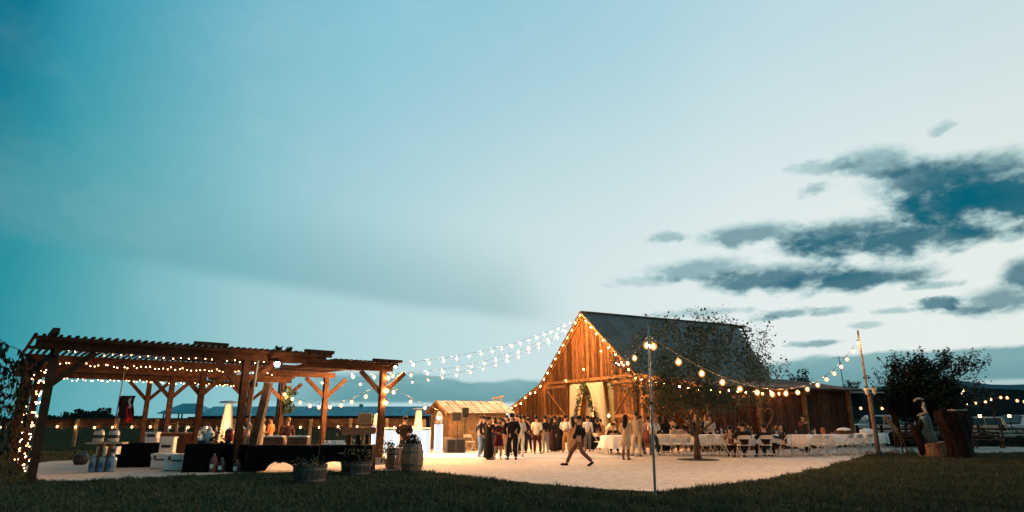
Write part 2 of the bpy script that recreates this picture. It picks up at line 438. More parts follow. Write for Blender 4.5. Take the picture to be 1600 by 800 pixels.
def V3(*a): return Vector(a)
def skeleton(pose_v):
    """joint positions (m) of a 1.74 m adult looking along +Y"""
    pose, _, variant = pose_v.partition('|')
    J = dict(pelvis=V3(0, 0, .96), waist=V3(0, .0, 1.12), chest=V3(0, 0, 1.32), collar=V3(0, -.015, 1.45), neck=V3(0, -.005, 1.51),
             jaw=V3(0, .025, 1.575), face=V3(0, .015, 1.635), skull=V3(0, -.005, 1.70))
    for s, n in ((-1, 'l'), (1, 'r')):
        J.update({'sh' + n: V3(s * .185, -.01, 1.415), 'el' + n: V3(s * .235, -.05, 1.13), 'wr' + n: V3(s * .235, .04, .90),
                  'hip' + n: V3(s * .095, 0, .90), 'kn' + n: V3(s * .105, .02, .50), 'an' + n: V3(s * .11, -.02, .09), 'to' + n: V3(s * .125, .12, .035)})
    def arm(n, el, wr): J['el' + n] = V3(*el); J['wr' + n] = V3(*wr)
    def leg(n, kn, an, to): J['kn' + n] = V3(*kn); J['an' + n] = V3(*an); J['to' + n] = V3(*to)
    if pose == 'clasp':       # both forearms in front
        arm('l', (-.235, -.03, 1.14), (-.06, .22, 1.10)); arm('r', (.235, -.03, 1.14), (.06, .22, 1.12))
    elif pose == 'drink':     # one hand holding a glass at chest height
        arm('r', (.245, .02, 1.15), (.13, .25, 1.25))
    elif pose == 'pockets':
        arm('l', (-.255, -.09, 1.14), (-.19, .06, .94)); arm('r', (.255, -.09, 1.14), (.19, .06, .94))
    elif pose == 'reach':     # right arm lifted towards someone
        arm('r', (.27, .18, 1.28), (.16, .45, 1.38))
    elif pose == 'walk':
        leg('r', (.10, .27, .52), (.10, .46, .10), (.11, .61, .06)); leg('l', (-.10, -.10, .50), (-.10, -.44, .17), (-.105, -.33, .06))
        arm('l', (-.26, .06, 1.15), (-.20, .18, .96)); arm('r', (.26, -.16, 1.16), (.21, -.04, .94))
        for k in J: J[k] = J[k] + V3(0, 0, -.04) if k in ('pelvis', 'waist', 'chest', 'collar', 'neck', 'jaw', 'face', 'skull', 'shl', 'shr', 'ell', 'elr', 'wrl', 'wrr', 'hipl', 'hipr') else J[k]
    elif pose in ('sit', 'sitback'):
        dz = -.50
        for k in J:
            if k[:2] not in ('kn', 'an', 'to'): J[k] = J[k] + V3(0, -.06 if k[:3] != 'hip' else 0, dz)
        leg('l', (-.13, .40, .47), (-.14, .36, .09), (-.15, .50, .035)); leg('r', (.13, .40, .47), (.14, .36, .09), (.15, .50, .035))
        arm('l', (-.26, .10, .70), (-.16, .36, .80)); arm('r', (.26, .10, .70), (.16, .36, .80))
        if pose == 'sit':
            for k in ('chest', 'collar', 'neck', 'jaw', 'face', 'skull', 'shl', 'shr'): J[k] = J[k] + V3(0, .07, -.01)
    elif pose == 'bend':      # leaning over a table
        piv = J['pelvis'].copy(); rot = Matrix.Rotation(R(-52), 3, 'X')
        for k in ('waist', 'chest', 'collar', 'neck', 'jaw', 'face', 'skull', 'shl', 'shr', 'ell', 'elr', 'wrl', 'wrr'): J[k] = piv + rot @ (J[k] - piv)
        for k in ('l', 'r'):
            s = -1 if k == 'l' else 1
            J['el' + k] = J['sh' + k] + V3(s * .04, .05, -.27); J['wr' + k] = J['sh' + k] + V3(s * .02, .16, -.49)
    if variant and pose in ('stand', 'clasp', 'drink', 'pockets', 'reach'):      # weight on one leg, head turned a little
        s = 1 if variant == 'r' else -1
        for k in ('pelvis', 'hipl', 'hipr'): J[k] += V3(.045 * s, 0, -.005)
        for k in ('waist',): J[k] += V3(.03 * s, .01, 0)
        for k in ('jaw', 'face', 'skull'): J[k] += V3(.018 * s, .02, -.006)
        J['neck'] += V3(.006 * s, .008, 0)
        o = 'l' if s > 0 else 'r'
        J['kn' + o] += V3(-.03 * s, .09, -.005); J['an' + o] += V3(-.05 * s, .06, 0); J['to' + o] += V3(-.09 * s, .045, 0)
        J['sh' + o] += V3(0, .03, -.012); J['el' + o] += V3(-.02 * s, .03, 0)
    return J

def hand(J, r, E, n):
    """palm, four bent fingers of unequal length and a thumb from the side of the palm"""
    s = -1 if n == 'l' else 1
    d = (J['wr' + n] - J['el' + n]).normalized()
    side = V3(0, 1, 0) if abs(d.y) < .8 else V3(-s, 0, 0)
    side = (side - d * side.dot(d)).normalized()
    curl = d.cross(side) * s
    J['pa' + n] = J['wr' + n] + d * .055; r['pa' + n] = (.036, .024); E.append(('wr' + n, 'pa' + n))
    for i, L in enumerate((.078, .088, .082, .064)):
        k = J['pa' + n] + d * .040 + side * (.030 - .020 * i)
        a = 'k%d%s' % (i, n); b = 'm%d%s' % (i, n); c = 't%d%s' % (i, n)
        J[a] = k; J[b] = k + d * L * .52 + curl * (-.006); J[c] = J[b] + d * L * .34 - curl * L * .33
        r[a], r[b], r[c] = .0095, .0088, .0078
        E += [('pa' + n, a), (a, b), (b, c)]
    a = 'h0' + n; b = 'h1' + n
    J[a] = J['wr' + n] + d * .035 + side * .040; J[b] = J[a] + d * .042 + side * .016 - curl * .012
    r[a], r[b] = .0125, .0095
    E += [('wr' + n, a), (a, b)]

_RAD = dict(pelvis=.135, waist=.118, chest=.135, collar=.075, neck=.054, jaw=.068, face=.088, skull=.080, shl=.058, shr=.058, ell=.042, elr=.042, wrl=.029, wrr=.029,
            hipl=.090, hipr=.090, knl=.060, knr=.060, anl=.040, anr=.040, tol=.034, tor=.034)
_EB = [('pelvis', 'waist'), ('waist', 'chest'), ('chest', 'collar'), ('collar', 'neck'), ('neck', 'jaw'), ('jaw', 'face'), ('face', 'skull'),
       ('chest', 'shl'), ('shl', 'ell'), ('ell', 'wrl'), ('chest', 'shr'), ('shr', 'elr'), ('elr', 'wrr'),
       ('pelvis', 'hipl'), ('hipl', 'knl'), ('knl', 'anl'), ('anl', 'tol'), ('pelvis', 'hipr'), ('hipr', 'knr'), ('knr', 'anr'), ('anr', 'tor')]
_cache = {}
def proto(pose, what):
    key = (pose, what)
    if key in _cache: return _cache[key]
    J = skeleton(pose); r = dict(_RAD); E = list(_EB)
    if what == 'body':
        hand(J, r, E, 'l'); hand(J, r, E, 'r')
        J['nose'] = J['face'] + V3(0, .095, -.012); r['nose'] = .014; E.append(('face', 'nose'))
        for s, n in ((-1, 'l'), (1, 'r')):
            J['ear' + n] = J['face'] + V3(s * .092, -.01, 0); r['ear' + n] = (.016, .022); E.append(('face', 'ear' + n))
        me = skin_mesh('body', {k: (J[k], r[k]) for k in J}, E, 'pelvis')
    elif what in ('shirt', 'jacket'):
        g = .016 if what == 'shirt' else .028
        hem = J['pelvis'] + (J['pelvis'] - J['waist']).normalized() * (.02 if what == 'shirt' else .13)
        jj = dict(hem=(hem, .142 + g), waist=(J['waist'], .118 + g), chest=(J['chest'], .135 + g), collar=(J['collar'], .078 + g * .6))
        ee = [('hem', 'waist'), ('waist', 'chest'), ('chest', 'collar')]
        if pose[:3] == 'sit': jj['hem'] = (J['pelvis'] + V3(0, 0, .02), .14 + g)
        for n in 'lr':
            cuff = J['wr' + n] + (J['el' + n] - J['wr' + n]) * .06
            jj['sh' + n] = (J['sh' + n], .050 + g); jj['el' + n] = (J['el' + n], .040 + g); jj['cu' + n] = (cuff, .034 + g)
            ee += [('chest', 'sh' + n), ('sh' + n, 'el' + n), ('el' + n, 'cu' + n)]
        me = skin_mesh(what, jj, ee, 'waist')
    elif what == 'trousers':
        jj = dict(top=(J['pelvis'] + (J['waist'] - J['pelvis']) * .35, .132), pelvis=(J['pelvis'], .148))
        ee = [('top', 'pelvis')]
        for n in 'lr':
            cuff = J['an' + n] + (J['kn' + n] - J['an' + n]) * .02
            jj['hip' + n] = (J['hip' + n], .104); jj['kn' + n] = (J['kn' + n], .080); jj['cu' + n] = (cuff, .066)
            ee += [('pelvis', 'hip' + n), ('hip' + n, 'kn' + n), ('kn' + n, 'cu' + n)]
        me = skin_mesh('trousers', jj, ee, 'pelvis')
    elif what in ('dress', 'gown', 'skirt'):
        z0 = {'dress': .56, 'gown': .10, 'skirt': .62}[what]
        b = MB(); pr = []
        mid = (z0 + .92) / 2
        flare = {'dress': .235, 'gown': .26, 'skirt': .22}[what]
        pr = [(flare, z0), (flare * .93, mid), (.182, .93), (.148, 1.10)]
        if what != 'skirt': pr += [(.160, 1.24), (.168, 1.34), (.135, 1.40), (.10, 1.43)]
        b.lathe(pr, 18, sy=.80)
        b.v = [(x * (1 + .05 * math.sin(9 * math.atan2(y, x)) * max(0, (1.0 - z))), y * (1 + .05 * math.sin(9 * math.atan2(y, x)) * max(0, (1.0 - z))), z) for x, y, z in b.v]
        me = b.mesh(what, M['white'], True)
    elif what == 'hair_short':
        b = MB(); c = (J['face'] + J['skull']) / 2
        d = V3(0, -.012, .022) if pose != 'bend' else V3(0, .02, .0)
        b.ball(c + d, .098, .104, .094, 12, 8)
        b.v = [v for v in b.v]
        me = b.mesh('hair', M['white'], True)
    elif what == 'hair_long':
        b = MB(); c = (J['face'] + J['skull']) / 2 + V3(0, -.016, .018)
        pts = [c + V3(0, -.01, .095), c + V3(0, -.012, .06), c + V3(0, -.015, .0), c + V3(0, -.045, -.12), c + V3(0, -.075, -.24), c + V3(0, -.085, -.36), c + V3(0, -.085, -.46)]
        base = len(b.v)
        b.tube(pts, [.03, .085, .108, .105, .112, .10, .05], 12)
        me = b.mesh('hair', M['white'], True)
    elif what == 'hair_bun':
        b = MB(); c = (J['face'] + J['skull']) / 2
        b.ball(c + V3(0, -.012, .022), .100, .106, .096, 12, 8); b.ball(c + V3(0, -.12, .02), .05, seg=8, rings=6)
        me = b.mesh('hair', M['white'], True)
    elif what == 'hat':
        b = MB(); c = (J['face'] + J['skull']) / 2
        b.ball(c + V3(0, -.006, .04), .104, .110, .080, 12, 8); b.box(c + V3(0, .13, .035), (.15, .11, .015))
        me = b.mesh('cap', M['white'], True)
    elif what[:4] == 'shoe':
        n = what[-1]; b = MB(); a = J['an' + n]; t = J['to' + n]
        d = (t - a); d.z = 0; d = d.normalized()
        heel = a - d * .05; zz = min(a.z - .09, t.z - .035)
        up = max(0, a.z - .09)
        P = [V3(heel.x, heel.y, zz + .035 + up), V3(a.x, a.y, zz + .05 + up), (a + t) / 2 * 1.0, V3(t.x, t.y, t.z), t + d * .07]
        P[2].z = (P[1].z + P[3].z) / 2 - .005; P[4].z = t.z - .006
        b.tube(P, [.030, .046, .045, .044, .022], 8)
        me = b.mesh('shoe', M['white'], True)
    elif what[:4] == 'boot':
        n = what[-1]; b = MB(); a = J['an' + n]; t = J['to' + n]; k = J['kn' + n]
        top = a + (k - a) * .80
        b.tube([top, a + (k - a) * .4, a + V3(0, 0, .02)], [.068, .062, .052], 8)
        d = (t - a); d.z = 0; d = d.normalized()
        b.tube([a - d * .05 + V3(0, 0, -.04), a + V3(0, 0, -.03), t, t + d * .07], [.035, .048, .044, .02], 8)
        me = b.mesh('boot', M['white'], True)
    elif what == 'belt':
        b = MB(); b.lathe([(.158, .985), (.160, 1.0), (.160, 1.025), (.156, 1.035)], 14, sy=.99); me = b.mesh('belt', M['white'], True)
    elif what == 'eyes':
        b = MB()
        for s in (-1, 1): b.ball(J['face'] + V3(s * .034, .082, .008), .011, seg=6, rings=4)
        me = b.mesh('eyes', M['white'], True)
    _cache[key] = me
    return me

_cm = {}; _np = [0]
def cmat(col, rough=.85):
    k = tuple(col)
    if k not in _cm: _cm[k] = flat('fabric_%d' % len(_cm), col, rough)
    return _cm[k]
SKIN = mat('skin', (.42, .24, .15), .55, .12, 8); HAIRB = flat('dark_hair', (.012, .010, .009), .5); HAIRR = flat('reddish_hair', (.16, .06, .025), .5)
HAIRL = flat('light_hair', (.30, .20, .10), .6); EYE = flat('eye', (.02, .015, .012), .2)
BLK, CREAM, JEAN, MAR, TAN, BRN, WHT, GRY, BEI = (.012, .012, .013), (.66, .60, .47), (.07, .12, .17), (.10, .02, .025), (.36, .21, .10), (.13, .07, .05), (.74, .72, .68), (.18, .17, .16), (.50, .38, .26)
def person(px, py, label, rz, pose='stand', top=('shirt', BLK), bottom=('trousers', BLK), hair='short', hcol=None, shoe=BLK, boot=None, scale=1.0, wide=1.0, hat=None, group=None, belt=None, loc=None):
    p = loc if loc is not None else G(px, py)
    _np[0] += 1
    if pose in ('stand', 'clasp', 'drink', 'pockets', 'reach') and not (bottom and bottom[0] == 'gown'): pose = pose + ('', '|l', '|r')[(_np[0] * 7 // 3) % 3]
    rz = rz + rnd.uniform(-14, 14) if 'sit' not in pose and pose != 'walk' else rz
    t = thing('person', label, 'person', p, R(rz), group)
    t.scale = (scale * wide, scale * wide, scale)
    if pose not in ('walk', 'bend') and 'sit' not in pose: t.rotation_euler[0] = R(rnd.uniform(-2.5, 1.5)); t.rotation_euler[1] = R(rnd.uniform(-2, 2))
    def put(name, what, m):
        o = link(name, proto(pose, what), t)
        o.material_slots[0].link = 'OBJECT'; o.material_slots[0].material = m
        return o
    put('body', 'body', SKIN); put('eyes', 'eyes', EYE)
    if top: put(top[0], top[0], cmat(top[1]))
    if bottom: put(bottom[0], bottom[0], cmat(bottom[1]))
    if hair: put('hair', 'hair_' + hair, hcol or HAIRB)
    if hat: put('cap', 'hat', cmat(hat))
    if belt: put('belt', 'belt', cmat(belt))
    for n in 'lr':
        if boot: put('boot', 'boot' + n, cmat(boot, .5))
        else: put('shoe', 'shoe' + n, cmat(shoe, .45))
    return t
GD = 'guests mingling on the patio in front of the barn'
GT = 'guests at the long white tables'
person(748, 715, 'man in dark cap, black jacket and blue jeans, leftmost of the group', -60, 'pockets', ('shirt', BLK), ('trousers', (.10, .16, .22)), hcol=HAIRR, hat=(.05, .02, .02), group=GD, scale=.99)
person(763, 719, 'woman all in black with wide trousers reaching one arm towards the woman in burgundy', -55, 'reach', ('shirt', BLK), ('gown', BLK), 'bun', group=GD, scale=.97, wide=1.0)
person(778, 718, 'woman with long dark hair in a short burgundy dress with bare legs', -165, 'clasp', ('shirt', (.12, .03, .03)), ('dress', (.11, .022, .024)), 'long', shoe=(.35, .2, .13), group=GD, scale=.95, wide=.93)
person(787, 713, 'short haired woman in a tan dress half hidden behind the big man in black', 20, 'stand', None, ('dress', (.48, .26, .15)), 'short', shoe=TAN, group=GD, scale=.93, wide=.9)
person(801, 719, 'broad man in black shirt and black trousers with his back to the lawn', 5, 'pockets', ('jacket', BLK), ('trousers', BLK), group=GD, scale=1.05, wide=1.12)
person(794, 712, 'man in dark shirt facing the lawn behind the broad man in black', 170, 'stand', ('shirt', (.05, .02, .02)), ('trousers', BLK), group=GD, scale=1.0)
person(755, 711, 'dark clothed man mostly hidden between the cap wearer and the woman in black', 40, 'clasp', ('jacket', BLK), ('trousers', BLK), group=GD, scale=1.0)
person(770, 711, 'woman with dark hair and dark red top behind the burgundy dress', 150, 'clasp', ('shirt', (.16, .03, .03)), ('gown', BLK), 'long', group=GD, scale=.96)
person(806, 711, 'man in black jacket behind the cream suit at the small shed', -150, 'stand', ('jacket', (.02, .015, .014)), ('trousers', BLK), group=GD, scale=1.02)
person(813, 715, 'man in a cream suit standing beside the broad man in black', 8, 'clasp', ('jacket', CREAM), ('trousers', CREAM), group=GD, scale=1.0)
person(826, 707, 'person in burgundy top and black trousers between the cream suit and the cream jacket', 10, 'stand', ('shirt', MAR), ('trousers', BLK), 'short', group=GD, scale=.94)
person(839, 710, 'person in cream jacket over dark maroon trousers seen from behind', -12, 'clasp', ('jacket', CREAM), ('trousers', (.06, .015, .015)), group=GD, scale=1.0)
person(853, 708, 'man in black jacket and faded grey jeans beside the person in cream jacket', 15, 'pockets', ('shirt', BLK), ('trousers', (.26, .25, .23)), group=GD, scale=1.0)
person(876, 707, 'woman with long black hair and long black dress left of the man in tan trousers', -20, 'stand', ('shirt', BLK), ('gown', BLK), 'long', group=GD, scale=.97, wide=.92)
person(885, 708, 'man in white shirt and belted tan trousers in front of the left barn drape', -25, 'clasp', ('shirt', WHT), ('trousers', (.42, .24, .10)), shoe=BRN, belt=(.2, .1, .05), group=GD, scale=1.02)
person(894, 707, 'woman with long black hair in a tan orange dress just behind the walking man', 30, 'stand', None, ('gown', (.46, .26, .13)), 'long', shoe=TAN, group=GD, scale=.97, wide=.92)
person(906, 729, 'man in black sweater and brown trousers striding across the open patio', 76, 'walk', ('jacket', BLK), ('trousers', (.17, .085, .06)), group=GD, scale=1.0, wide=1.04)
person(918, 706, 'man in white shirt and grey trousers just right of the walking man', -20, 'stand', ('shirt', WHT), ('trousers', GRY), group=GD, scale=1.0)
person(924, 705, 'long haired woman in dark clothes right behind the white shirt and grey trousers', 0, 'stand', ('shirt', BLK), ('gown', BLK), 'long', group=GD, scale=.97, wide=.92)
person(933, 703, 'man all in black standing in the bright barn doorway', 10, 'stand', ('shirt', BLK), ('trousers', BLK), group=GD, scale=.98)
person(940, 702, 'person with dark hair in an orange dress at right of the man in the doorway', 10, 'stand', None, ('dress', (.50, .22, .10)), 'short', shoe=TAN, group=GD, scale=.9, wide=.92)
person(928, 703, 'dark haired woman in black dress in the bright doorway, left of the orange dress', -30, 'clasp', ('shirt', BLK), ('gown', BLK), 'long', group=GD, scale=.95)
person(818, 709, 'man in dark suit seen between the cream suit and the burgundy top', 30, 'pockets', ('jacket', (.015, .014, .016)), ('trousers', BLK), group=GD, scale=1.01)
person(864, 706, 'woman in black top and dark skirt left of the long black dress', -60, 'clasp', ('shirt', BLK), ('gown', (.04, .02, .02)), 'long', group=GD, scale=.95)
person(869, 704, 'man with dark jacket half hidden behind the woman in the long black dress', 60, 'stand', ('jacket', BLK), ('trousers', GRY), group=GD, scale=1.0)
person(900, 703, 'man in dark clothes half hidden behind the tan orange dress', 10, 'clasp', ('shirt', BLK), ('trousers', BLK), group=GD, scale=1.0)
person(912, 702, 'woman in dark red dress between the walking man and the grey trousers', -10, 'stand', None, ('gown', (.12, .02, .025)), 'long', group=GD, scale=.95)
person(1003, 708, 'man in dark jacket just behind the tall beige suit', -30, 'stand', ('jacket', BLK), ('trousers', BLK), group=GD, scale=1.0)
person(1032, 706, 'woman in black right of the white shirt and dark jeans', 20, 'clasp', ('shirt', BLK), ('gown', BLK), 'long', group=GD, scale=.98)
person(949, 700, 'man in cream jacket bending over the round table', -60, 'bend', ('jacket', CREAM), ('trousers', BEI), group=GD, scale=1.04)
person(978, 719, 'woman with long black hair in short beige dress and brown knee boots', -25, 'clasp', ('jacket', BEI), ('dress', BEI), 'long', boot=(.17, .055, .03), group=GD, scale=1.0, wide=.98)
person(996, 714, 'tall man in beige suit seen from behind beside the woman in brown boots', 8, 'stand', ('jacket', (.56, .44, .31)), ('trousers', (.56, .44, .31)), shoe=BRN, group=GD, scale=1.09, wide=1.05)
person(1013, 711, 'woman in a patterned maroon dress behind the thin metal pole', -30, 'stand', ('shirt', (.55, .45, .38)), ('dress', (.22, .07, .06)), 'short', group=GD, scale=.97, wide=.95)
person(1024, 712, 'man in white shirt and dark jeans standing right behind the thin metal pole', 0, 'clasp', ('shirt', WHT), ('trousers', (.035, .05, .06)), 'short', hcol=HAIRL, group=GD, scale=1.0, wide=1.06)
# ------------------------------------------------------------------ the setting: ground, patio, path, hills
def ground_mat(name, c1, c2, c3, sc1=.35, rough=.95, bump=.6, bs=30):
    m = bpy.data.materials.new(name); m.use_nodes = True; k = NB(m.node_tree); b = m.node_tree.nodes['Principled BSDF']
    g = k.node('ShaderNodeNewGeometry'); pos = g.outputs['Position']
    a = k.noise(pos, sc1, 5, .6); d = k.noise(pos, sc1 * 14, 5, .7)
    col = k.ramp(a, [(.32, c1), (.66, c2)]); col = k.mix(k.mr(d, .42, .72), col, c3)
    k.l.new(col, b.inputs['Base Color']); b.inputs['Roughness'].default_value = rough; b.inputs['Specular IOR Level'].default_value = .0 if rough > .93 else .15
    bn = k.node('ShaderNodeBump'); bn.inputs['Strength'].default_value = bump; bn.inputs['Distance'].default_value = .04
    k.l.new(k.noise(pos, bs, 5, .7), bn.inputs['Height']); k.l.new(bn.outputs[0], b.inputs['Normal'])
    return m
M['lawn'] = ground_mat('lawn_soil', (.024, .032, .018, 1), (.040, .049, .025, 1), (.030, .032, .02, 1))
M['granite'] = ground_mat('decomposed_granite', (.56, .48, .41, 1), (.68, .59, .51, 1), (.45, .37, .31, 1), .28, .92, .45, 38)
M['path'] = ground_mat('pale_path', (.34, .31, .28, 1), (.42, .39, .35, 1), (.30, .27, .24, 1), .3, .9, .3, 40)
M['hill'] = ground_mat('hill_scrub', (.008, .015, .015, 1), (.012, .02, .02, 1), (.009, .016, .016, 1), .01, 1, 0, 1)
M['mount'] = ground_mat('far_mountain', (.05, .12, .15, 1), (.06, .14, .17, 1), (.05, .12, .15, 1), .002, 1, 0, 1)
b = MB(); b.add([(-6000, -300, 0), (6000, -300, 0), (6000, 9000, 0), (-6000, 9000, 0)], [(0, 1, 2, 3)])
tag(b.build('ground', M['lawn']), kind='structure')
PATIO = [G(*p) for p in [(62, 753), (200, 749), (345, 741), (420, 739), (560, 738), (640, 735), (700, 741), (800, 753), (900, 762), (1000, 768), (1022, 769),
                         (1060, 766), (1130, 758), (1200, 748), (1290, 730), (1355, 711), (1375, 706)]] + \
        [Vector((24, 36, 0)), Vector((22, 54, 0)), Vector((4, 62, 0)), Vector((-4, 50, 0)), Vector((-11, 36.5, 0)), Vector((-18, 25, 0)), Vector((-17, 22.5, 0))]
def wiggle(poly, step=.22, amp=.10):
    out = []
    for i, p in enumerate(poly):
        q = poly[(i + 1) % len(poly)]; n = max(1, int((q - p).length / step))
        for j in range(n):
            r = p.lerp(q, j / n); out.append(Vector((r.x + rnd.uniform(-amp, amp), r.y + rnd.uniform(-amp, amp), 0)))
    return out
PW = wiggle(PATIO)
b = MB(); b.add([(p.x, p.y, .02) for p in PW] + [(p.x, p.y, -.05) for p in PW], [tuple(range(len(PW)))] + [(i, (i + 1) % len(PW), len(PW) + (i + 1) % len(PW), len(PW) + i) for i in range(len(PW))])
tag(b.build('patio', M['granite']), kind='structure')
PATH = [G(1378, 708), G(1700, 708), G(1700, 699), G(1380, 697.5)]
b = MB(); b.add([(p.x, p.y, .012) for p in PATH], [(0, 1, 2, 3)])
tag(b.build('path', M['path']), kind='structure')
# white dance floor panels laid on the patio
D0, D1, D2, D3 = G(600, 717.5), G(992, 716.5), G(1000, 708.5), G(600, 706)
df = thing('dance_floor', 'glossy white portable dance floor laid on the patio under the guests', 'dance floor', (0, 0, 0))
nu, nv = 12, 4
for i in range(nu):
    for j in range(nv):
        P = lambda a, c: (D0.lerp(D1, a)).lerp(D3.lerp(D2, a), c)
        g = .006
        q = [P(i / nu, j / nv), P((i + 1) / nu, j / nv), P((i + 1) / nu, (j + 1) / nv), P(i / nu, (j + 1) / nv)]
        ctr = sum(q, Vector()) / 4
        q = [ctr + (p - ctr) * .994 for p in q]
        MB().prism([(p.x, p.y, .022) for p in q], (0, 0, 0), (0, 0, .02)).build('panel', M['floor_white'], df)
def ridge(name, m, pts, depth, label=None):
    b = MB(); n = len(pts)
    vs = [(x, y, z) for x, y, z in pts] + [(x * 1.06, y + depth, z * 1.1) for x, y, z in pts] + [(x * .98, y - depth * .5, -.5) for x, y, z in pts]
    b.add(vs, [(i, i + 1, n + i + 1, n + i) for i in range(n - 1)] + [(i + 1, i, 2 * n + i, 2 * n + i + 1) for i in range(n - 1)])
    return tag(b.build(name, m, smooth=True), kind='structure')
pts = []
for i in range(60):
    x = 180 + i * 22; px = 800 + 993 * x / 900
    z = CAM_H + 900 * (653 - (607 - 3 * math.sin(i * .4) - 2 * math.sin(i * .17))) / 993 * min(1, max(.12, (px - 1120) / 330)); pts.append((x, 900, z))
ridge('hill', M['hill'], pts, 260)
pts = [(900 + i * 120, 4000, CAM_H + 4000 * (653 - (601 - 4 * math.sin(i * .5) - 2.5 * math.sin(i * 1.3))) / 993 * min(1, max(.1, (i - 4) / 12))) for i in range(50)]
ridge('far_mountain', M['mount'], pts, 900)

# ------------------------------------------------------------------ string lights
_fil = MB().lathe([(.0, -.036), (.018, -.029), (.027, 0), (.018, .027), (.0, .036)], 8).mesh('filament', M['bulb'], True)
_filw = _fil.copy(); _filw.materials[0] = M['bulb_wall']
_globe = MB().lathe([(.0, -.104), (.044, -.093), (.080, -.053), (.093, 0), (.080, .048), (.042, .082), (.020, .098)], 14).mesh('bulb', M['globe'], True)
_filin = _fil.copy(); _filin.materials[0] = M['bulb_inner']
_filf = _fil.copy(); _filf.materials[0] = M['bulb_fence']
_bulb, _bulbw, _fence_bulb = _fil, _filw, _filf
_sock = MB().lathe([(.020, .07), (.022, .075), (.022, .13), (.008, .15)], 7).mesh('socket', M['socket'])
_fairy = MB().ball((0, 0, 0), .017, seg=6, rings=4).mesh('bulb', M['fairy'], True)
def sagline(a, c, sag, n=24):
    return [Vector(a).lerp(Vector(c), i / n) - Vector((0, 0, sag * 4 * (i / n) * (1 - i / n))) for i in range(n + 1)]
def along(pts, n, t0=.0, t1=1.0):
    L = [0]
    for i in range(1, len(pts)): L.append(L[-1] + (pts[i] - pts[i - 1]).length)
    out = []
    for k in range(n):
        d = L[-1] * (t0 + (t1 - t0) * (k / max(1, n - 1)))
        for i in range(1, len(pts)):
            if d <= L[i] + 1e-9:
                out.append(pts[i - 1].lerp(pts[i], (d - L[i - 1]) / max(1e-9, L[i] - L[i - 1]))); break
    return out
def string(label, pts, n, me=None, group='strings of warm globe bulbs', t0=0.0, t1=1.0, size=1.0, jit=.03, drop=.16, cable=True, cr=.007):
    me = me or _bulb
    t = thing('string_lights', label, 'string lights', pts[0], 0, group); o = Vector(pts[0])
    if cable: MB().tube([p - o for p in pts], cr, 4).build('cable', M['cable'], t)
    for p in along(pts, n, t0, t1):
        q = p - o + Vector((rnd.uniform(-jit, jit), rnd.uniform(-jit, jit), -drop + rnd.uniform(-jit, jit) * .5))
        bo = link('bulb', _globe, t, q); bo.scale = (size, size, size)
        link('filament', me, bo)
        if drop > .1: link('socket', _sock, bo)
    return t
def fairy(label, pts, n, jit=.04, group='fairy lights on the pergola'):
    t = thing('fairy_lights', label, 'fairy lights', pts[0][0], 0, group); o = Vector(pts[0][0])
    for line in pts: MB().tube([Vector(p) - o for p in line], .004, 3).build('cable', M['cable'], t)
    for line in pts:
        for p in along([Vector(q) for q in line], n):
            link('bulb', _fairy, t, p - o + Vector((rnd.uniform(-jit, jit), rnd.uniform(-jit, jit), rnd.uniform(-jit, jit))))
    return t

# ------------------------------------------------------------------ the barn
BX, BY, BZ, BS, BTH = 5.04, 42.0, -.33, 1.2, R(26.5)
BRZ = BTH - PI / 2
barn = thing('barn', 'old board barn with steep metal roof, low side wings and bulb strings along its gable', 'barn', (BX, BY, BZ), BRZ); barn.scale = (BS, BS, BS)
BM = Matrix.Translation((BX, BY, BZ)) @ Matrix.Rotation(BRZ, 4, 'Z') @ Matrix.Scale(BS, 4)
def bw(s, t, z): return BM @ Vector((s, t, z))
ZP, ZE, WM, WL, ZL, WR, ZR, LR = 7.52, 3.76, 4.79, 9.46, 2.24, 9.0, 3.07, 9.3
def roofz(s):
    if abs(s) <= WM: return ZP - abs(s) / WM * (ZP - ZE)
    if s < 0: return ZE - (-s - WM) / (WL - WM) * (ZE - ZL)
    return ZE - (s - WM) / (WR - WM) * (ZE - ZR)
DOOR, DZ = (-2.16, 2.50), 3.55
SIDE, SZ = (6.15, 7.9), 2.75
fw = MB()      # the framing behind the boards
for a, c, z0 in ((-WL + .05, DOOR[0], 0), (DOOR[0], DOOR[1], DZ), (DOOR[1], SIDE[0], 0), (SIDE[0], SIDE[1], SZ), (SIDE[1], WR - .05, 0)):
    n = 6
    for i in range(n):
        s0, s1 = a + (c - a) * i / n, a + (c - a) * (i + 1) / n
        for x in ((s0 + s1) / 2,):
            z1 = min(roofz(s0), roofz(s1)) - .12
            if z1 > z0: fw.box((x, .10, (z0 + z1) / 2), (s1 - s0, .05, z1 - z0))
front = fw.build('front_wall', M['barn_dark'], barn)
s = -WL
while s < WR - .05:
    wd = min(rnd.choice((.20, .24, .28, .30)), WR - s)
    for lim in (DOOR[0], DOOR[1], SIDE[0], SIDE[1], -WM, WM):
        if s < lim - .02 < s + wd - .02 and lim - s > .06: wd = lim - s
    mid = s + wd / 2
    z0 = 0.04 + rnd.uniform(0, .05)
    if DOOR[0] - .01 <= s < DOOR[1] - .02: z0 = DZ
    if SIDE[0] - .01 <= s < SIDE[1] - .02: z0 = SZ
    za, zc = roofz(s + .005) - .04, roofz(s + wd - .012) - .04
    y = .045 + rnd.uniform(-.012, .012); th = .03
    x0, x1 = s + .014, s + wd - .018
    P = [(x0, y, z0), (x1, y, z0), (x1, y, zc), (x0, y, za)]
    if s < 0 < s + wd: P = [(x0, y, z0), (x1, y, z0), (x1, y, zc), (0, y, ZP - .04), (x0, y, za)]
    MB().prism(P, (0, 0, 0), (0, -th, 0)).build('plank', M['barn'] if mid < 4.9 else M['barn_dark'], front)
    s += wd
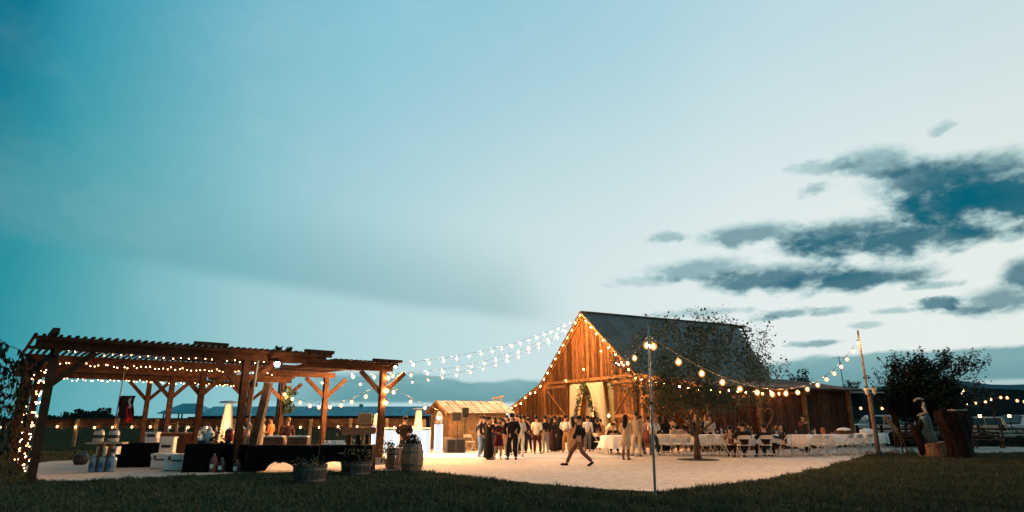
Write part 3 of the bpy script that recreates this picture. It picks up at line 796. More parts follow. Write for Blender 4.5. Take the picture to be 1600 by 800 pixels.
# sliding doors with braces beside the drapes, and on the right wing
def barn_door(s0, s1, z1, flip, m, y=-.03):
    d = MB().box(((s0 + s1) / 2, y, z1 / 2 + .04), (s1 - s0, .02, z1)).build('door', M['barn_dark'], barn)
    n = max(3, int((s1 - s0) / .26)); wd = (s1 - s0) / n
    for i in range(n):
        MB().box((s0 + wd * (i + .5), y - .025, z1 / 2 + .05 + rnd.uniform(-.02, .02)), (wd - .012, .028, z1)).build('plank', m, d)
    yy = y - .055
    for z in (.12, z1 * .5, z1 - .05): MB().box(((s0 + s1) / 2, yy, z), (s1 - s0, .03, .16)).build('rail', M['trim'], d)
    for za, zc in ((.2, z1 * .5 - .08), (z1 * .5 + .08, z1 - .13)):
        p0, p1 = (s0 + .08, yy - .002, za), (s1 - .08, yy - .002, zc)
        if flip: p0, p1 = (s1 - .08, yy - .002, za), (s0 + .08, yy - .002, zc)
        MB().bar(p0, p1, .03, .15, (0, 1, 0)).build('brace', M['trim'], d)
barn_door(-4.55, -2.2, 3.5, True, M['barn']); barn_door(2.55, 4.45, 3.5, False, M['barn'])
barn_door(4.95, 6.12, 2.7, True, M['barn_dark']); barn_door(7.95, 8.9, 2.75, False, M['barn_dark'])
tr = MB().box((.17, -.06, DZ + .16), (DOOR[1] - DOOR[0] + 4.6, .07, .16)).build('door_track', M['trim'], barn)
# corner boards and bargeboards
for s_, z_ in ((-WM + .0, ZE), (WM, ZE), (WR - .06, ZR), (-WL + .06, ZL)):
    MB().box((s_, -.015, z_ / 2), (.2, .07, z_ - .1)).build('corner_board', M['trim'], barn)
for a, c in (((0, ZP), (-WM, ZE)), ((0, ZP), (WM, ZE)), ((-WM, ZE), (-WL - .1, ZL - .03)), ((WM, ZE), (WR + .2, ZR - .03))):
    MB().bar((a[0], -.27, a[1] - .07), (c[0], -.27, c[1] - .07), .05, .17, (0, 0, 1)).build('bargeboard', M['trim'], barn)
    MB().bar((a[0], -.10, a[1] - .10), (c[0], -.10, c[1] - .10), .10, .07, (0, 0, 1)).build('rafter', M['trim'], barn)
# side wall of the right wing: dark boards with a few gaps and a window opening
sw = MB().box((WR - .1, LR / 2, ZR / 2 - .1), (.05, LR, ZR - .2)).build('side_wall', M['black'], barn)
t = 0.0
while t < LR - .04:
    wd = min(rnd.choice((.18, .22, .26, .3)), LR - t)
    z1 = ZR - .12; z0 = .04
    if rnd.random() < .08: z0 = .25
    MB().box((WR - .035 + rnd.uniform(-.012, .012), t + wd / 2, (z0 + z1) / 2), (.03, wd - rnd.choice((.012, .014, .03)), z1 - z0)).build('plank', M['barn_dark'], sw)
    t += wd
for t in (.1, 3.1, 6.1, LR): MB().box((WR + .06, t, ZR / 2), (.16, .16, ZR - .1)).build('wing_post', M['trim'], barn)
MB().bar((WR + .05, 5.3, ZR - .3), (WR + .05, 6.6, ZR - .3), .12, .12).build('lintel', M['trim'], barn)
MB().box((WR - .05, LR + .05, 1.5), (.1, .08, 2.8)).build('corner_board', M['trim'], barn)
# other walls (rear, left wing side, inner)
MB().box((-WL + .05, 5.5, ZL / 2 - .05), (.08, 11, ZL - .1)).build('left_wall', M['barn_dark'], barn)
rw = MB(); rw.prism([(-WL + .1, 8.8, 0), (WR - .1, 8.8, 0), (WR - .1, 8.8, ZR - .2), (WM, 8.8, ZE - .2), (0, 8.8, ZP - .25), (-WM, 8.8, ZE - .2), (-WL + .1, 8.8, ZL - .1)], (0, 0, 0), (0, .08, 0))
rear = rw.build('rear_wall', M['barn'], barn)
for k in range(26):
    MB().box((-2.9 + k * .24, 8.74, 1.9), (.225, .03, 3.6)).build('plank', M['barn'], rear)
for z in (1.3, 2.6): MB().box((.2, 8.68, z), (6.4, .06, .16)).build('rail', M['trim'], rear)
for sx_ in (-3.2, 3.4):
    MB().box((sx_, 4.4, ZE / 2), (.06, 8.6, ZE - .1)).build('inner_wall', M['barn'], barn)
for t in (1.5, 4.2, 6.9):
    MB().bar((-4.6, t, 3.75), (4.6, t, 3.75), .2, .22).build('tie_beam', M['trim'], barn)
# roofs: overlapping sheets
rr = MB().bar((0, -.35, ZP + .02), (0, 11.8, ZP + .02), .34, .05).build('ridge_cap', M['metal_roof'], barn)
def roof(name, s0, z0, s1, z1, tA, tB0, tB1, wd, m, rows=1, m2=None, lift=0.0):
    root = MB().prism([(s0, tA + .12, z0 - .09), (s1, tA + .12, z1 - .09), (s1, tB1 - .15, z1 - .09), (s0, tB0 - .15, z0 - .09)], (0, 0, 0), (0, 0, .05)).build(name, M['barn_dark'], barn)
    for r_ in range(rows):
        f0, f1 = r_ / rows, (r_ + 1) / rows + (.02 if r_ < rows - 1 else 0)
        t = tA; k = 0
        while True:
            a0, a1 = s0 + (s1 - s0) * f0, s0 + (s1 - s0) * f1
            h0, h1 = z0 + (z1 - z0) * f0, z0 + (z1 - z0) * f1
            e0 = tB0 + (tB1 - tB0) * f0; e1 = tB0 + (tB1 - tB0) * f1
            if t >= max(e0, e1) - .05: break
            q = min(t + wd, 99)
            l = .012 + lift + (.012 if k % 2 else 0) + (.03 if r_ == 0 and rows > 1 else 0) + rnd.uniform(0, .006)
            P = [(a0, min(t, e0), h0 + l), (a0, min(q + .04, e0), h0 + l)] + [(a1, min(q + .04, e1), h1 + l), (a1, min(t, e1), h1 + l)]
            if (Vector(P[0]) - Vector(P[1])).length < .01: P = P[1:]
            elif (Vector(P[2]) - Vector(P[3])).length < .01: P = P[:3]
            bb = MB().prism(P, (0, 0, 0), (0, 0, .012))
            # raised ribs
            for fr in (.25, .5, .75):
                tt = t + (q - t) * fr
                if tt < min(e0, e1): bb.bar((a0, tt, h0 + l + .018), (a1, tt, h1 + l + .018), .05, .022)
            bb.build('roof_sheet', (m2 if m2 and r_ == rows - 1 else m), root)
            t = q; k += 1
roof('roof', .02, ZP, WM + .22, ZE - .18, -.35, 11.8, 8.9, .82, M['metal_roof'])
roof('roof', -.02, ZP, -WM - .1, ZE - .08, -.35, 11.8, 8.9, 1.2, M['metal_roof'])
roof('wing_roof', -WM, ZE, -WL - .2, ZL - .06, -.3, 10, 10, 1.2, M['metal_roof'], lift=-.03)
roof('wing_roof', WM, ZE - .06, WR + .45, ZR - .08, -.25, 10.2, 10.4, .86, M['metal_roof'], rows=2, m2=M['metal_roof_pale'], lift=-.03)
# hay hood timbers at the far end of the ridge
hh = MB()
for k in range(4): hh.bar((.05 + k * .35, 10.9 - k * .45, ZP - .12 - k * .27), (.05 + k * .35, 12.4 - k * .25, ZP - .15 - k * .27), .07, .1)
hh.bar((0, 12.3, ZP - .05), (1.3, 11.3, ZP - 1.1), .08, .12); hh.bar((0, 11.6, ZP - .02), (0, 12.6, ZP - .02), .3, .06)
hh.build('hay_hood', M['barn_dark'], barn)

# bulbs along the gable
rake = []
for k in range(31):
    f_ = k / 30; rake.append(bw(-WM * (1 - f_), -.34, ZE + (ZP - ZE) * f_ - .05))
string('bulb string climbing the left rake of the barn gable to its peak', rake, 11, _bulbw, 'bulb strings on the barn', drop=.17)
rake = [bw(WM * k / 30, -.34, ZP - (ZP - ZE) * k / 30 - .05) for k in range(31)]
string('bulb string running down the right rake of the barn gable', rake, 10, _bulbw, 'bulb strings on the barn', drop=.17)
string('bulb string along the edge of the low left barn wing', [bw(-WM - (WL - WM) * k / 12, -.34, ZE - (ZE - ZL) * k / 12 - .1 - .12 * math.sin(k * 1.1)) for k in range(13)], 8, _bulbw, 'bulb strings on the barn')
string('three loose bulbs hung across the boards above the drapes', [bw(-3.3, -.2, 4.3), bw(-2.2, -.2, 3.85), bw(.2, -.2, 4.5), bw(1.9, -.2, 5.35)], 3, _bulbw, 'bulb strings on the barn', .25, .97)
string('bulb string along the front eave of the right barn wing behind the tree', [bw(WM + (WR - WM) * k / 8, -.35, roofz(WM + (WR - WM) * k / 8 + .01) - .12) for k in range(9)], 9, _bulbw, 'bulb strings on the barn')
string('bulb string under the long eave of the right barn wing above the tables', [bw(WR + .3, .1 + 4.6 * k / 12, ZR - .15 - .06 * (k % 3)) for k in range(13)], 10, _bulbw, 'bulb strings on the barn', drop=.12)
string('bulb cluster hanging inside the draped barn doorway', [bw(-.2, 1.2, 1.75), bw(.3, 1.3, 1.9), bw(.6, 1.2, 2.2), bw(.9, 1.3, 2.5), bw(1.15, 1.5, 1.8), bw(.9, 1.8, 1.3)], 16, _filin, 'bulb strings on the barn', size=1.5, drop=.12)
string('bulb string hanging in the open side door behind the tree', [bw(6.6, .9, 2.7), bw(6.9, .9, 2.2), bw(7.1, 1.0, 1.7), bw(7.45, 1.0, 2.4), bw(7.75, 1.1, 2.7)], 11, _filin, 'bulb strings on the barn', drop=.12)
# drapes and garlands in the doorway
def drape(label, s0, s1, g0, g1, top=3.5, y0=-.16, folds=5, m=None, ease=1.0, bulge=0.0):
    n, m_ = 60, 14; vs = []; fs = []
    for j in range(m_ + 1):
        f_ = j / m_
        e = f_ ** ease
        a, c = s0 + (g0 - s0) * e, s1 + (g1 - s1) * e - bulge * math.sin(f_ * PI)
        for i in range(n + 1):
            u = i / n
            ph = u * 2 * PI * folds + .7 * math.sin(u * 7)
            vs.append((a + (c - a) * u, y0 - .13 * math.sin(ph) * (.55 + .45 * f_) - .03 * math.sin(u * 31 + f_ * 2), top * (1 - f_) + .06 * f_))
    for j in range(m_):
        for i in range(n): fs.append((j * (n + 1) + i, j * (n + 1) + i + 1, (j + 1) * (n + 1) + i + 1, (j + 1) * (n + 1) + i))
    o = MB().add(vs, fs).build('drape', m or M['drape'], None, True)
    o.location = (BX, BY, BZ); o.rotation_euler = (0, 0, BRZ); o.scale = (BS, BS, BS)
    md = o.modifiers.new('thick', 'SOLIDIFY'); md.thickness = .012
    tag(o, label, 'drape', 'drapes in the barn doorway')
drape('straight sage drape at the left edge of the barn doorway', -2.12, -1.2, -2.12, -1.45, y0=.22, folds=4, m=M['drape_green'])
drape('cream drape swept back to the left from the middle of the barn doorway', -1.25, .15, -1.5, -1.2, y0=-.25, folds=4, ease=.75)
drape('cream inner drape hanging straight left of the doorway lights', -.70, -.15, -.85, -.40, top=2.9, y0=.45, folds=3)
drape('cream drape swept back to the right from the middle of the barn doorway', .35, 1.85, 2.0, 2.25, y0=-.25, folds=4, ease=.72)
drape('straight sage drape at the right edge of the barn doorway', 1.75, 2.46, 2.05, 2.46, y0=.22, folds=3, m=M['drape_green'])
def leaf_cloud(pts, n, size, spread, rg, droop=.3):
    b = MB()
    for k in range(n):
        p = rg.choice(pts); q = Vector(p) + Vector((rg.gauss(0, spread), rg.gauss(0, spread), rg.gauss(0, spread)))
        a = rg.uniform(0, 2 * PI); tl = rg.uniform(-.8, .8); s_ = size * rg.uniform(.6, 1.3)
        d = Vector((math.cos(a) * math.cos(tl), math.sin(a) * math.cos(tl), math.sin(tl) - droop)) * s_
        sd = Vector((-math.sin(a), math.cos(a), rg.uniform(-.5, .5))) * s_ * .38
        b.add([q, q + d * .5 + sd, q + d, q + d * .5 - sd], [(0, 1, 2, 3)])
    return b
rg = random.Random(3)
for lab, a, c in (('green leaf garland down the left side of the doorway opening', (.25, -.48, 3.5), (-1.2, -.48, .5)), ('green leaf garland down the right side of the doorway opening', (.3, -.48, 3.5), (2.05, -.48, .8))):
    pts = [Vector(a).lerp(Vector(c), k / 30) for k in range(31)]
    o = leaf_cloud(pts, 420, .14, .07, rg).build('garland_foliage', M['leaf']); o.location = (BX, BY, BZ); o.rotation_euler = (0, 0, BRZ); o.scale = (BS, BS, BS)
    tag(o, lab, 'garland', 'leaf garlands on the drapes')
# heart wreath, cross sign by the wing wall
hb = MB(); pts = []
for k in range(25):
    a = 2 * PI * k / 24; x = 16 * math.sin(a) ** 3; z = 13 * math.cos(a) - 5 * math.cos(2 * a) - 2 * math.cos(3 * a) - math.cos(4 * a)
    pts.append((0, x * .035, z * .035))
hb.tube(pts, .035, 6)
o = hb.build('heart_frame', mat('heart_vine', (.35, .16, .07), .8, .4, 8)); o.location = bw(WR + .35, 3.15, 1.72); o.rotation_euler = (0, 0, BRZ)
tag(o, 'heart shaped vine frame hung on the dark wing wall behind the tables', 'wreath')
cs = thing('hanging_sign', 'small wooden sign board hung high on the wing wall under the bulbs', 'sign', bw(WR + .16, 1.8, 2.45), BRZ)
MB().box((0, 0, .1), (.05, 1.0, .22)).build('board', M['tablewood'], cs); MB().box((0, .0, -.18), (.05, .16, .36)).build('pendant', M['tablewood'], cs)
# ------------------------------------------------------------------ pergola
PA = G(47, 755); PANG = R(40)
perg = thing('pergola', 'big timber pergola with slatted roof, knee braced posts and an open middle bay', 'pergola', PA, PANG)
PM = Matrix.Translation(PA) @ Matrix.Rotation(PANG, 4, 'Z')
def pw(x, y, z): return PM @ Vector((x, y, z))
XS, YS = (0, 5.1, 10.1), (0, 5.1, 10.2, 15.3)
for xi, x in enumerate(XS):
    for y in YS:
        h = 3.5 if xi < 2 else 3.36
        MB().box((x, y, h / 2), (.2, .2, h)).build('post', M['pine'], perg)
        for dx in (-1, 1):
            if (xi == 0 and dx < 0): continue
            MB().bar((x + dx * .06, y, 2.55), (x + dx * .92, y, h - .04), .09, .16).build('brace', M['pine'], perg)
        for dy in (-1, 1):
            if (y == 0 and dy < 0) or (y == YS[-1] and dy > 0): continue
            if xi == 0: MB().bar((x, y + dy * .06, 2.6), (x, y + dy * .85, h - .10), .09, .15).build('brace', M['pine'], perg)
for y in YS:
    for dy in (-.14, .14):
        MB().bar((-.45, y + dy, 3.60), (7.75, y + dy, 3.60), .07, .24).build('beam', M['pine'], perg)
        MB().bar((7.0, y + dy * .5, 3.46), (10.45, y + dy * .5, 3.46), .07, .22).build('beam', M['pine'], perg)
MB().bar((0, -.4, 3.38), (0, 15.8, 3.38), .08, .2).build('side_beam', M['pine'], perg)
for ya, yc in ((-.5, 6.0), (9.7, 15.9)):
    for y in (ya + .12, (ya + yc) / 2, yc - .15):
        MB().bar((-.5, y, 3.74), (7.85, y, 3.74), .05, .10).build('purlin', M['pine'], perg)
        MB().bar((7.2, y, 3.58), (10.5, y, 3.58), .05, .09).build('purlin', M['pine'], perg)
    sl = MB().box((0, 0, 0), (.075, yc - ya, .045)).mesh('slat', M['pine'])
    x = -.5
    while x < 10.5:
        link('slat', sl, perg, (x, (ya + yc) / 2 + rnd.uniform(-.06, .06), 3.82 if x < 7.85 else 3.655))
        x += .185
for x0, x1, z in ((3.4, 4.4, 3.89), (6.9, 7.95, 3.89), (9.5, 10.7, 3.725)):
    MB().bar((x0, -.30, z), (x1, -.30, z), .14, .10).build('cap_timber', M['pine'], perg)
MB().bar((-.1, -.8, 3.90), (-.1, 1.2, 3.90), .16, .16).build('cap_timber', M['pine'], perg)
MB().box((10.1, -.0, .14), (.34, .34, .26)).build('post_base', M['stone'], perg)
# lights on the pergola
fairy('fairy lights along the beam at the back of the front pergola roof', [[pw(.1, 4.9, 3.44), pw(2.5, 4.9, 3.42), pw(5.0, 4.9, 3.44), pw(7.6, 4.9, 3.40)]], 54, .05)
fairy('fairy lights along the far edge of the rear pergola roof', [[pw(.1, 15.0, 3.44), pw(2.5, 15.0, 3.40), pw(5.0, 15.0, 3.44), pw(9.8, 15.0, 3.34)]], 70, .06)
fairy('sparse fairy lights under the middle of the front pergola roof', [[pw(.2, 2.6, 3.66), pw(6.5, 2.7, 3.64)]], 26, .06)
curt = []
for k in range(10):
    z = .22 + k * .32
    curt.append([pw(.02, .2 + (0 if k else .3), z), pw(.02, 2.6, z - .10), pw(.02, 5.0, z + .02), pw(.02, 9.0, z - .02)])
fairy('fairy light strands strung in rows between the posts on the left pergola side', curt, 15, .06)
fl = thing('flood_lamp', 'bright flood lamp fixed under the pergola roof above the tall black post', 'lamp', pw(5.75, -1.0, 3.36), PANG)
MB().box((0, 0, .05), (.22, .16, .08)).build('housing', M['black'], fl); MB().bar((0, .95, .16), (0, -.05, .12), .06, .08).build('bracket', M['pine'], fl)
MB().lathe([(0.0, -.11), (.06, -.09), (.085, -.03), (.07, .01)], 10).build('bulb', lamp_mat('flood_glow', WARM, 420), fl)
# ------------------------------------------------------------------ long strings
_filfr = _fil.copy(); _filfr.materials[0] = M['bulb_front']
peak = bw(-.25, -.36, ZP - .35)
string('upper bulb strand from the barn peak to the near right pergola corner', sagline(pw(10.2, .0, 3.62), peak + Vector((0, 0, .1)), .55), 18, t0=.03, t1=.93, size=.78, drop=.13)
string('middle bulb strand from the barn peak to the pergola side', sagline(pw(10.2, 3.4, 3.45), peak + Vector((-.15, .05, -.25)), 1.0), 17, t0=.02, t1=.92, size=.78, drop=.13)
string('lower bulb strand from the barn peak to the second pergola post', sagline(pw(10.2, 6.6, 3.35), peak + Vector((-.35, .1, -.6)), 1.25), 18, _filfr, t0=.02, t1=.91, size=.78, drop=.13)
string('low bulb strand from the right pergola post to the low corner of the barn', sagline(pw(10.2, .05, 2.95), bw(-WL - .1, -.4, ZL + .0), .95), 13, _filfr, t0=.04, t1=.97)
string('bulb strand sagging inside the pergola between its right hand posts', sagline(pw(10.0, 10.1, 3.05), pw(10.1, .0, 2.95), .75), 10, _filfr, t0=.04, t1=.97)
string('short bulb run on the near right pergola post', [pw(10.22, -.14, 3.25), pw(10.22, -.14, 2.95), pw(10.22, -.14, 2.35)], 3, _filfr, group=None)
CP0 = G(1024, 776); CPT = at(1012, 500, CP0.y)
P20 = G(1372, 712); P2T = at(1340, 516, P20.y)
cpl = CP0.lerp(CPT, .905)
string('bulb strand from the thin metal pole to the wooden pole in front of the barn', sagline(cpl, P2T - Vector((0, 0, .35)), 1.75), 17, _filfr, t0=.012, t1=.985, jit=.02)
string('bulb strand from the thin metal pole back to the barn gable', sagline(cpl, bw(3.2, -.4, 4.6), .35), 6, _filfr, t0=.03, t1=.9)
sp = thing('pole', 'thin galvanised metal pole standing in the lawn at the patio corner', 'pole', CP0)
d = CPT - CP0
MB().tube([(0, 0, 0), d * .52], .030, 10).build('lower_tube', M['steel'], sp); MB().tube([d * .5, d * .93], .024, 10).build('upper_tube', M['steel'], sp); MB().tube([d * .92, d], .008, 6).build('tip', M['steel'], sp)
MB().lathe([(.036, -.03), (.040, -.02), (.040, .03), (.036, .04)], 10, d * .51).build('collar', M['black'], sp)
wp = thing('wooden_pole', 'tall bare wooden pole holding the bulb strand at the patio edge by the tables', 'pole', P20)
d = P2T - P20
MB().tube([(0, 0, -.1), d * .5, d], [.058, .05, .04], 9).build('shaft', M['post'], wp)
MB().ball((0, 0, 0), .2, .2, .14, 9, 6, .15).build('base_stone', M['stone'], wp, loc=(-.3, .1, .08))
lp = G(392, 738)
bp = thing('timber_post', 'leaning dark timber post standing beside the middle front pergola post', 'post', lp)
MB().bar((-.12, 0, 0), (.26, .05, 2.72), .22, .22, (0, 1, 0)).build('shaft', M['pine_dark'], bp); MB().bar((.26, .05, 2.72), (.263, .05, 2.76), .24, .24, (0, 1, 0)).build('cap', M['pine_dark'], bp)
pp = thing('metal_pipe', 'thin grey pipe rising from the lawn beside the leaning timber post', 'pipe', G(376, 738))
MB().tube([(0, 0, 0), (.18, 0, 3.42)], .035, 8).build('tube', M['steel'], pp); MB().lathe([(.05, 0), (.05, .06), (.03, .08)], 8, (.18, 0, 3.40)).build('cap', M['steel'], pp)

# ------------------------------------------------------------------ fence with lights
FY = 38.5
fence = thing('fence', 'long board and wire fence with pale posts beyond the pergola', 'fence', (0, FY, 0))
x = -33.5; k = 0; prev = None
while x < -4.6:
    hgt = 1.62 + rnd.uniform(-.06, .08)
    MB().box((x, .0, hgt / 2), (.16, .14, hgt)).build('post', M['post'], fence)
    if prev is not None:
        for z in (1.18, 1.36, 1.52):
            MB().bar((prev + .05, .09, z + rnd.uniform(-.02, .02)), (x - .05 + .1, .09, z + rnd.uniform(-.02, .02)), .035, .15).build('rail', M['fence'], fence)
    prev = x; x += rnd.uniform(2.15, 2.45)
wb = MB()
for z in (.15, .3, .45, .6, .75, .9, 1.05): wb.bar((-33.5, .06, z), (-4.6, .06, z), .008, .008)
xx = -33.5
while xx < -4.6: wb.bar((xx, .065, .05), (xx, .065, 1.1), .006, .006); xx += .3
tag(wb.build('wire_mesh', M['wire'], fence), kind='stuff')
string('long row of warm bulbs strung along the fence beyond the pergola', [Vector((-33 + 28.2 * k / 40, FY - .18, 1.36 - .05 * math.sin(k * PI / 2) ** 2)) for k in range(41)], 26, _fence_bulb, 'fence lights', drop=.22, size=1.0)

# ------------------------------------------------------------------ long stable, trees far off
stb = thing('stable', 'long low stable with teal metal roof far behind the fence', 'building', (-45, 92, 0), 0)
L = 33
MB().prism([(0, 0, 0), (L, 0, 0), (L, 0, 2.0), (0, 0, 2.0)], (0, 0, 0), (0, 9, 0)).build('wall', M['black'], stb)
for k in range(20):
    x0, x1 = -20 + (L + 22) * k / 20, -20 + (L + 22) * (k + 1) / 20
    if k < 0: continue
rf = MB().prism([(-.5, -.4, 1.95), (-.5, 9.4, 1.95), (-.5, 4.5, 3.2)], (0, 0, 0), (L + 1, 0, 0)).build('roof', M['stable_roof'], stb)
for k in range(28):
    xa = -.5 + (L + 1) * k / 28; xb = -.5 + (L + 1) * (k + 1) / 28 - .03
    MB().prism([(xa, -.62, 1.9 + .01 * (k % 2)), (xb, -.62, 1.9 + .01 * (k % 2)), (xb, 4.5, 3.28 + .01 * (k % 2)), (xa, 4.5, 3.28 + .01 * (k % 2))], (0, 0, 0), (0, 0, .06)).build('roof_sheet', M['stable_roof'], rf)
for k in range(14): MB().box((1.5 + k * 2.9, -.03, .95), (.18, .14, 1.9)).build('wall_post', M['barn_dark'], stb)
for x in (10.5, 22, 34): MB().box((x, 4.5, 3.45), (.5, .5, .5)).build('roof_vent', M['stable_roof'], stb)
pv = thing('hip_roofed_shelter', 'dark hip roofed open shelter at the left end of the long stable', 'shelter', (-48.3, 95, 0))
MB().add([(-3.4, -2.6, 2.35), (3.4, -2.6, 2.35), (3.4, 2.6, 2.35), (-3.4, 2.6, 2.35), (-1.2, 0, 3.75), (1.2, 0, 3.75), (-3.4, -2.6, 2.25), (3.4, -2.6, 2.25), (3.4, 2.6, 2.25), (-3.4, 2.6, 2.25)],
         [(0, 1, 5, 4), (1, 2, 5), (2, 3, 4, 5), (3, 0, 4), (6, 7, 1, 0), (7, 8, 2, 1), (8, 9, 3, 2), (9, 6, 0, 3), (9, 8, 7, 6)]).build('roof', M['stable_roof'], pv)
for x in (-2.7, 0, 2.7):
    for y in (-2.1, 2.1): MB().box((x, y, 1.12), (.16, .16, 2.24)).build('post', M['barn_dark'], pv)
for z in (.5, 1.05): MB().bar((-2.7, -2.12, z), (2.7, -2.12, z), .05, .12).build('rail', M['barn_dark'], pv)
MB().box((.8, 1.2, .9), (3.2, .1, 1.8)).build('back_wall', M['black'], pv)

# ------------------------------------------------------------------ small shed
SH = thing('small_shed', 'small tan shed with pale metal gable roof left of the barn', 'shed', (-3.8, 34.0, 0), R(-62))
W2, SL, EH, RH = 1.3, 3.35, 1.92, 2.48
MB().box((0, SL / 2, EH / 2), (W2 * 2 - .1, SL - .1, EH)).build('wall', M['shed'], SH)
def shed_piece(b, m, name='siding_board'): return b.build(name, m, SH)
for k in range(9):
    z = .11 + k * .205
    shed_piece(MB().box((0, -.005, z), (W2 * 2, .03, .195)), M['shed']); shed_piece(MB().box((W2 - .005, SL / 2, z), (.03, SL, .195)), M['shed'])
shed_piece(MB().prism([(-W2, .0, EH), (W2, .0, EH), (0, .0, RH - .06)], (0, 0, 0), (0, .06, 0)), M['shed'], 'gable')
for sgn in (-1, 1):
    rt = MB().prism([(0, -.3, RH), (sgn * (W2 + .28), -.3, EH - .06), (sgn * (W2 + .28), SL + .3, EH - .06), (0, SL + .3, RH)], (0, 0, 0), (0, 0, .05)).build('roof', M['trim'], SH)
    for k in range(8):
        ta = -.32 + k * (SL + .64) / 8; tb_ = ta + (SL + .64) / 8 - .02
        MB().prism([(0, ta, RH + .055), (sgn * (W2 + .33), ta, EH - .03), (sgn * (W2 + .33), tb_, EH - .03), (0, tb_, RH + .055)], (0, 0, 0), (0, 0, .015)).bar((0, ta + .02, RH + .085), (sgn * (W2 + .33), ta + .02, EH), .04, .03).build('roof_sheet', M['metal_roof_pale'], rt)
    MB().bar((0, -.34, RH - .02), (sgn * (W2 + .3), -.34, EH - .09), .04, .13).build('bargeboard', M['trim'], SH)
dd = MB().box((.1, -.04, .92), (.78, .03, 1.8)).build('door', M['shed'], SH)
for x in (-.32, .52): MB().box((x, -.055, .92), (.07, .03, 1.86)).build('frame', M['trim'], dd)
wn = MB().box((W2 + .02, 3.4, 1.35), (.03, .7, .5)).build('window', M['carglass'], SH); MB().box((W2 + .03, 3.4, 1.08), (.05, .8, .05)).build('sill', M['trim'], wn)
for x in (-W2, W2): MB().box((x, -.02, EH / 2), (.10, .07, EH)).build('corner_board', M['trim'], SH)
# forked timber frame that carries the low strand
ff = thing('timber_gantry', 'rough narrow timber frame standing between the small shed and the barn', 'frame', (-.85, 40.2, 0))
for x in (-.16, .14): MB().bar((x * 1.6, 0, 0), (x, .05, 2.95), .11, .11, (0, 1, 0)).build('upright', M['post'], ff)
MB().bar((-.45, -.03, 2.85), (.35, -.03, 3.0), .08, .09).build('crosspiece', M['post'], ff); MB().bar((-.25, -.08, 1.0), (.2, -.08, 2.6), .05, .07).build('brace', M['post'], ff)
# ------------------------------------------------------------------ tables, chairs, guests at them
def make_chair():
    t = thing('folding_chair', 'white folding chair', 'chair', (0, 0, 0))
    MB().prism([(-.20, -.17, .43), (.20, -.17, .43), (.215, .21, .45), (-.215, .21, .45)], (0, 0, 0), (0, 0, .03)).build('seat', M['chair'], t)
    b = MB(); n = 6
    vs = []; fs = []
    for j, (y, z) in enumerate(((-.185, .66), (-.205, .73), (-.215, .80))):
        for i in range(n + 1): u = -1 + 2 * i / n; vs.append((u * .205, y - .03 * (1 - u * u), z - (.02 * u * u if j == 2 else 0)))
    for j in range(2):
        for i in range(n): fs.append((j * 7 + i, j * 7 + i + 1, (j + 1) * 7 + i + 1, (j + 1) * 7 + i))
    o = MB().add(vs, fs).build('backrest', M['chair'], t); o.modifiers.new('t', 'SOLIDIFY').thickness = .02
    for s in (-1, 1):
        MB().tube([(s * .225, .27, 0), (s * .222, .02, .43), (s * .215, -.20, .79)], .014, 6).build('front_leg', M['chair'], t)
        MB().tube([(s * .20, -.27, 0), (s * .20, .19, .44)], .014, 6).build('rear_leg', M['chair'], t)
    MB().tube([(-.22, .18, .15), (.22, .18, .15)], .010, 5).build('crossbar', M['chair'], t)
    MB().tube([(-.20, -.20, .12), (.20, -.20, .12)], .010, 5).build('crossbar', M['chair'], t)
    return t
chair0 = make_chair(); _cu = [False]
CS = 1.15
def chair(px, py, rz, label, group='white folding chairs', sc_=CS, loc=None):
    p = loc if loc is not None else G(px, py); p = Vector((p.x, p.y, .02))
    if not _cu[0]:
        _cu[0] = True; chair0.location = p; chair0.rotation_euler = (0, 0, R(rz)); chair0['label'] = label; chair0['group'] = group; chair0.scale = (sc_,) * 3; return chair0
    return dup(chair0, p, R(rz), label, group, (sc_,) * 3)
def cloth_table(px, Y, L, W, H, rz, label, cl_label, m=None, drop=.46, ph=0.0):
    c = at(px, 700, Y); c.z = .02
    t = thing('folding_table', label, 'table', c, R(rz), 'white banquet tables')
    MB().box((0, 0, H - .02), (L, W, .035)).build('table_top', M['white'], t)
    for sx_ in (-1, 1):
        for sy_ in (-1, 1): MB().tube([(sx_ * (L / 2 - .22), sy_ * (W / 2 - .08), H - .04), (sx_ * (L / 2 - .16), sy_ * (W / 2 - .08), 0)], .016, 6).build('leg', M['steel'], t)
    n = 96; vs = []; fs = []
    def per(u, g):
        P = 2 * (L + W); d = u * P
        hx, hy = L / 2 + g, W / 2 + g
        if d < L: return (-L / 2 + d, -hy)
        if d < L + W: return (hx, -W / 2 + d - L)
        if d < 2 * L + W: return (L / 2 - (d - L - W), hy)
        return (-hx, W / 2 - (d - 2 * L - W))
    for j, (g, z) in enumerate(((-.02, H + .008), (.012, H + .002), (.03, H - drop * .35), (.05, H - drop * .7), (.06, H - drop))):
        for i in range(n):
            u = i / n; amp = (0, .0, .012, .025, .035)[j]
            x, y = per(u, g + amp * math.sin(u * 2 * PI * 23 + ph) + amp * .6 * math.sin(u * 2 * PI * 9 + ph * 2))
            vs.append((x, y, z + (rnd.uniform(-.012, .012) + .02 * math.sin(u * 40 + ph) if j == 4 else 0)))
    for j in range(4):
        for i in range(n): k = (i + 1) % n; fs.append((j * n + i, j * n + k, (j + 1) * n + k, (j + 1) * n + i))
    fs.append(tuple(reversed(range(n))))
    o = MB().add(vs, fs).build('tablecloth', m or M['cloth'], None, True, c, R(rz))
    tag(o, cl_label, 'tablecloth', 'white tablecloths on the banquet tables')
    return c, H
TBL = []
TBL.append(cloth_table(1052, 29.9, 1.75, .8, .88, 8, 'banquet table nearest the thin metal pole', 'white cloth on the banquet table nearest the thin metal pole', ph=.3))
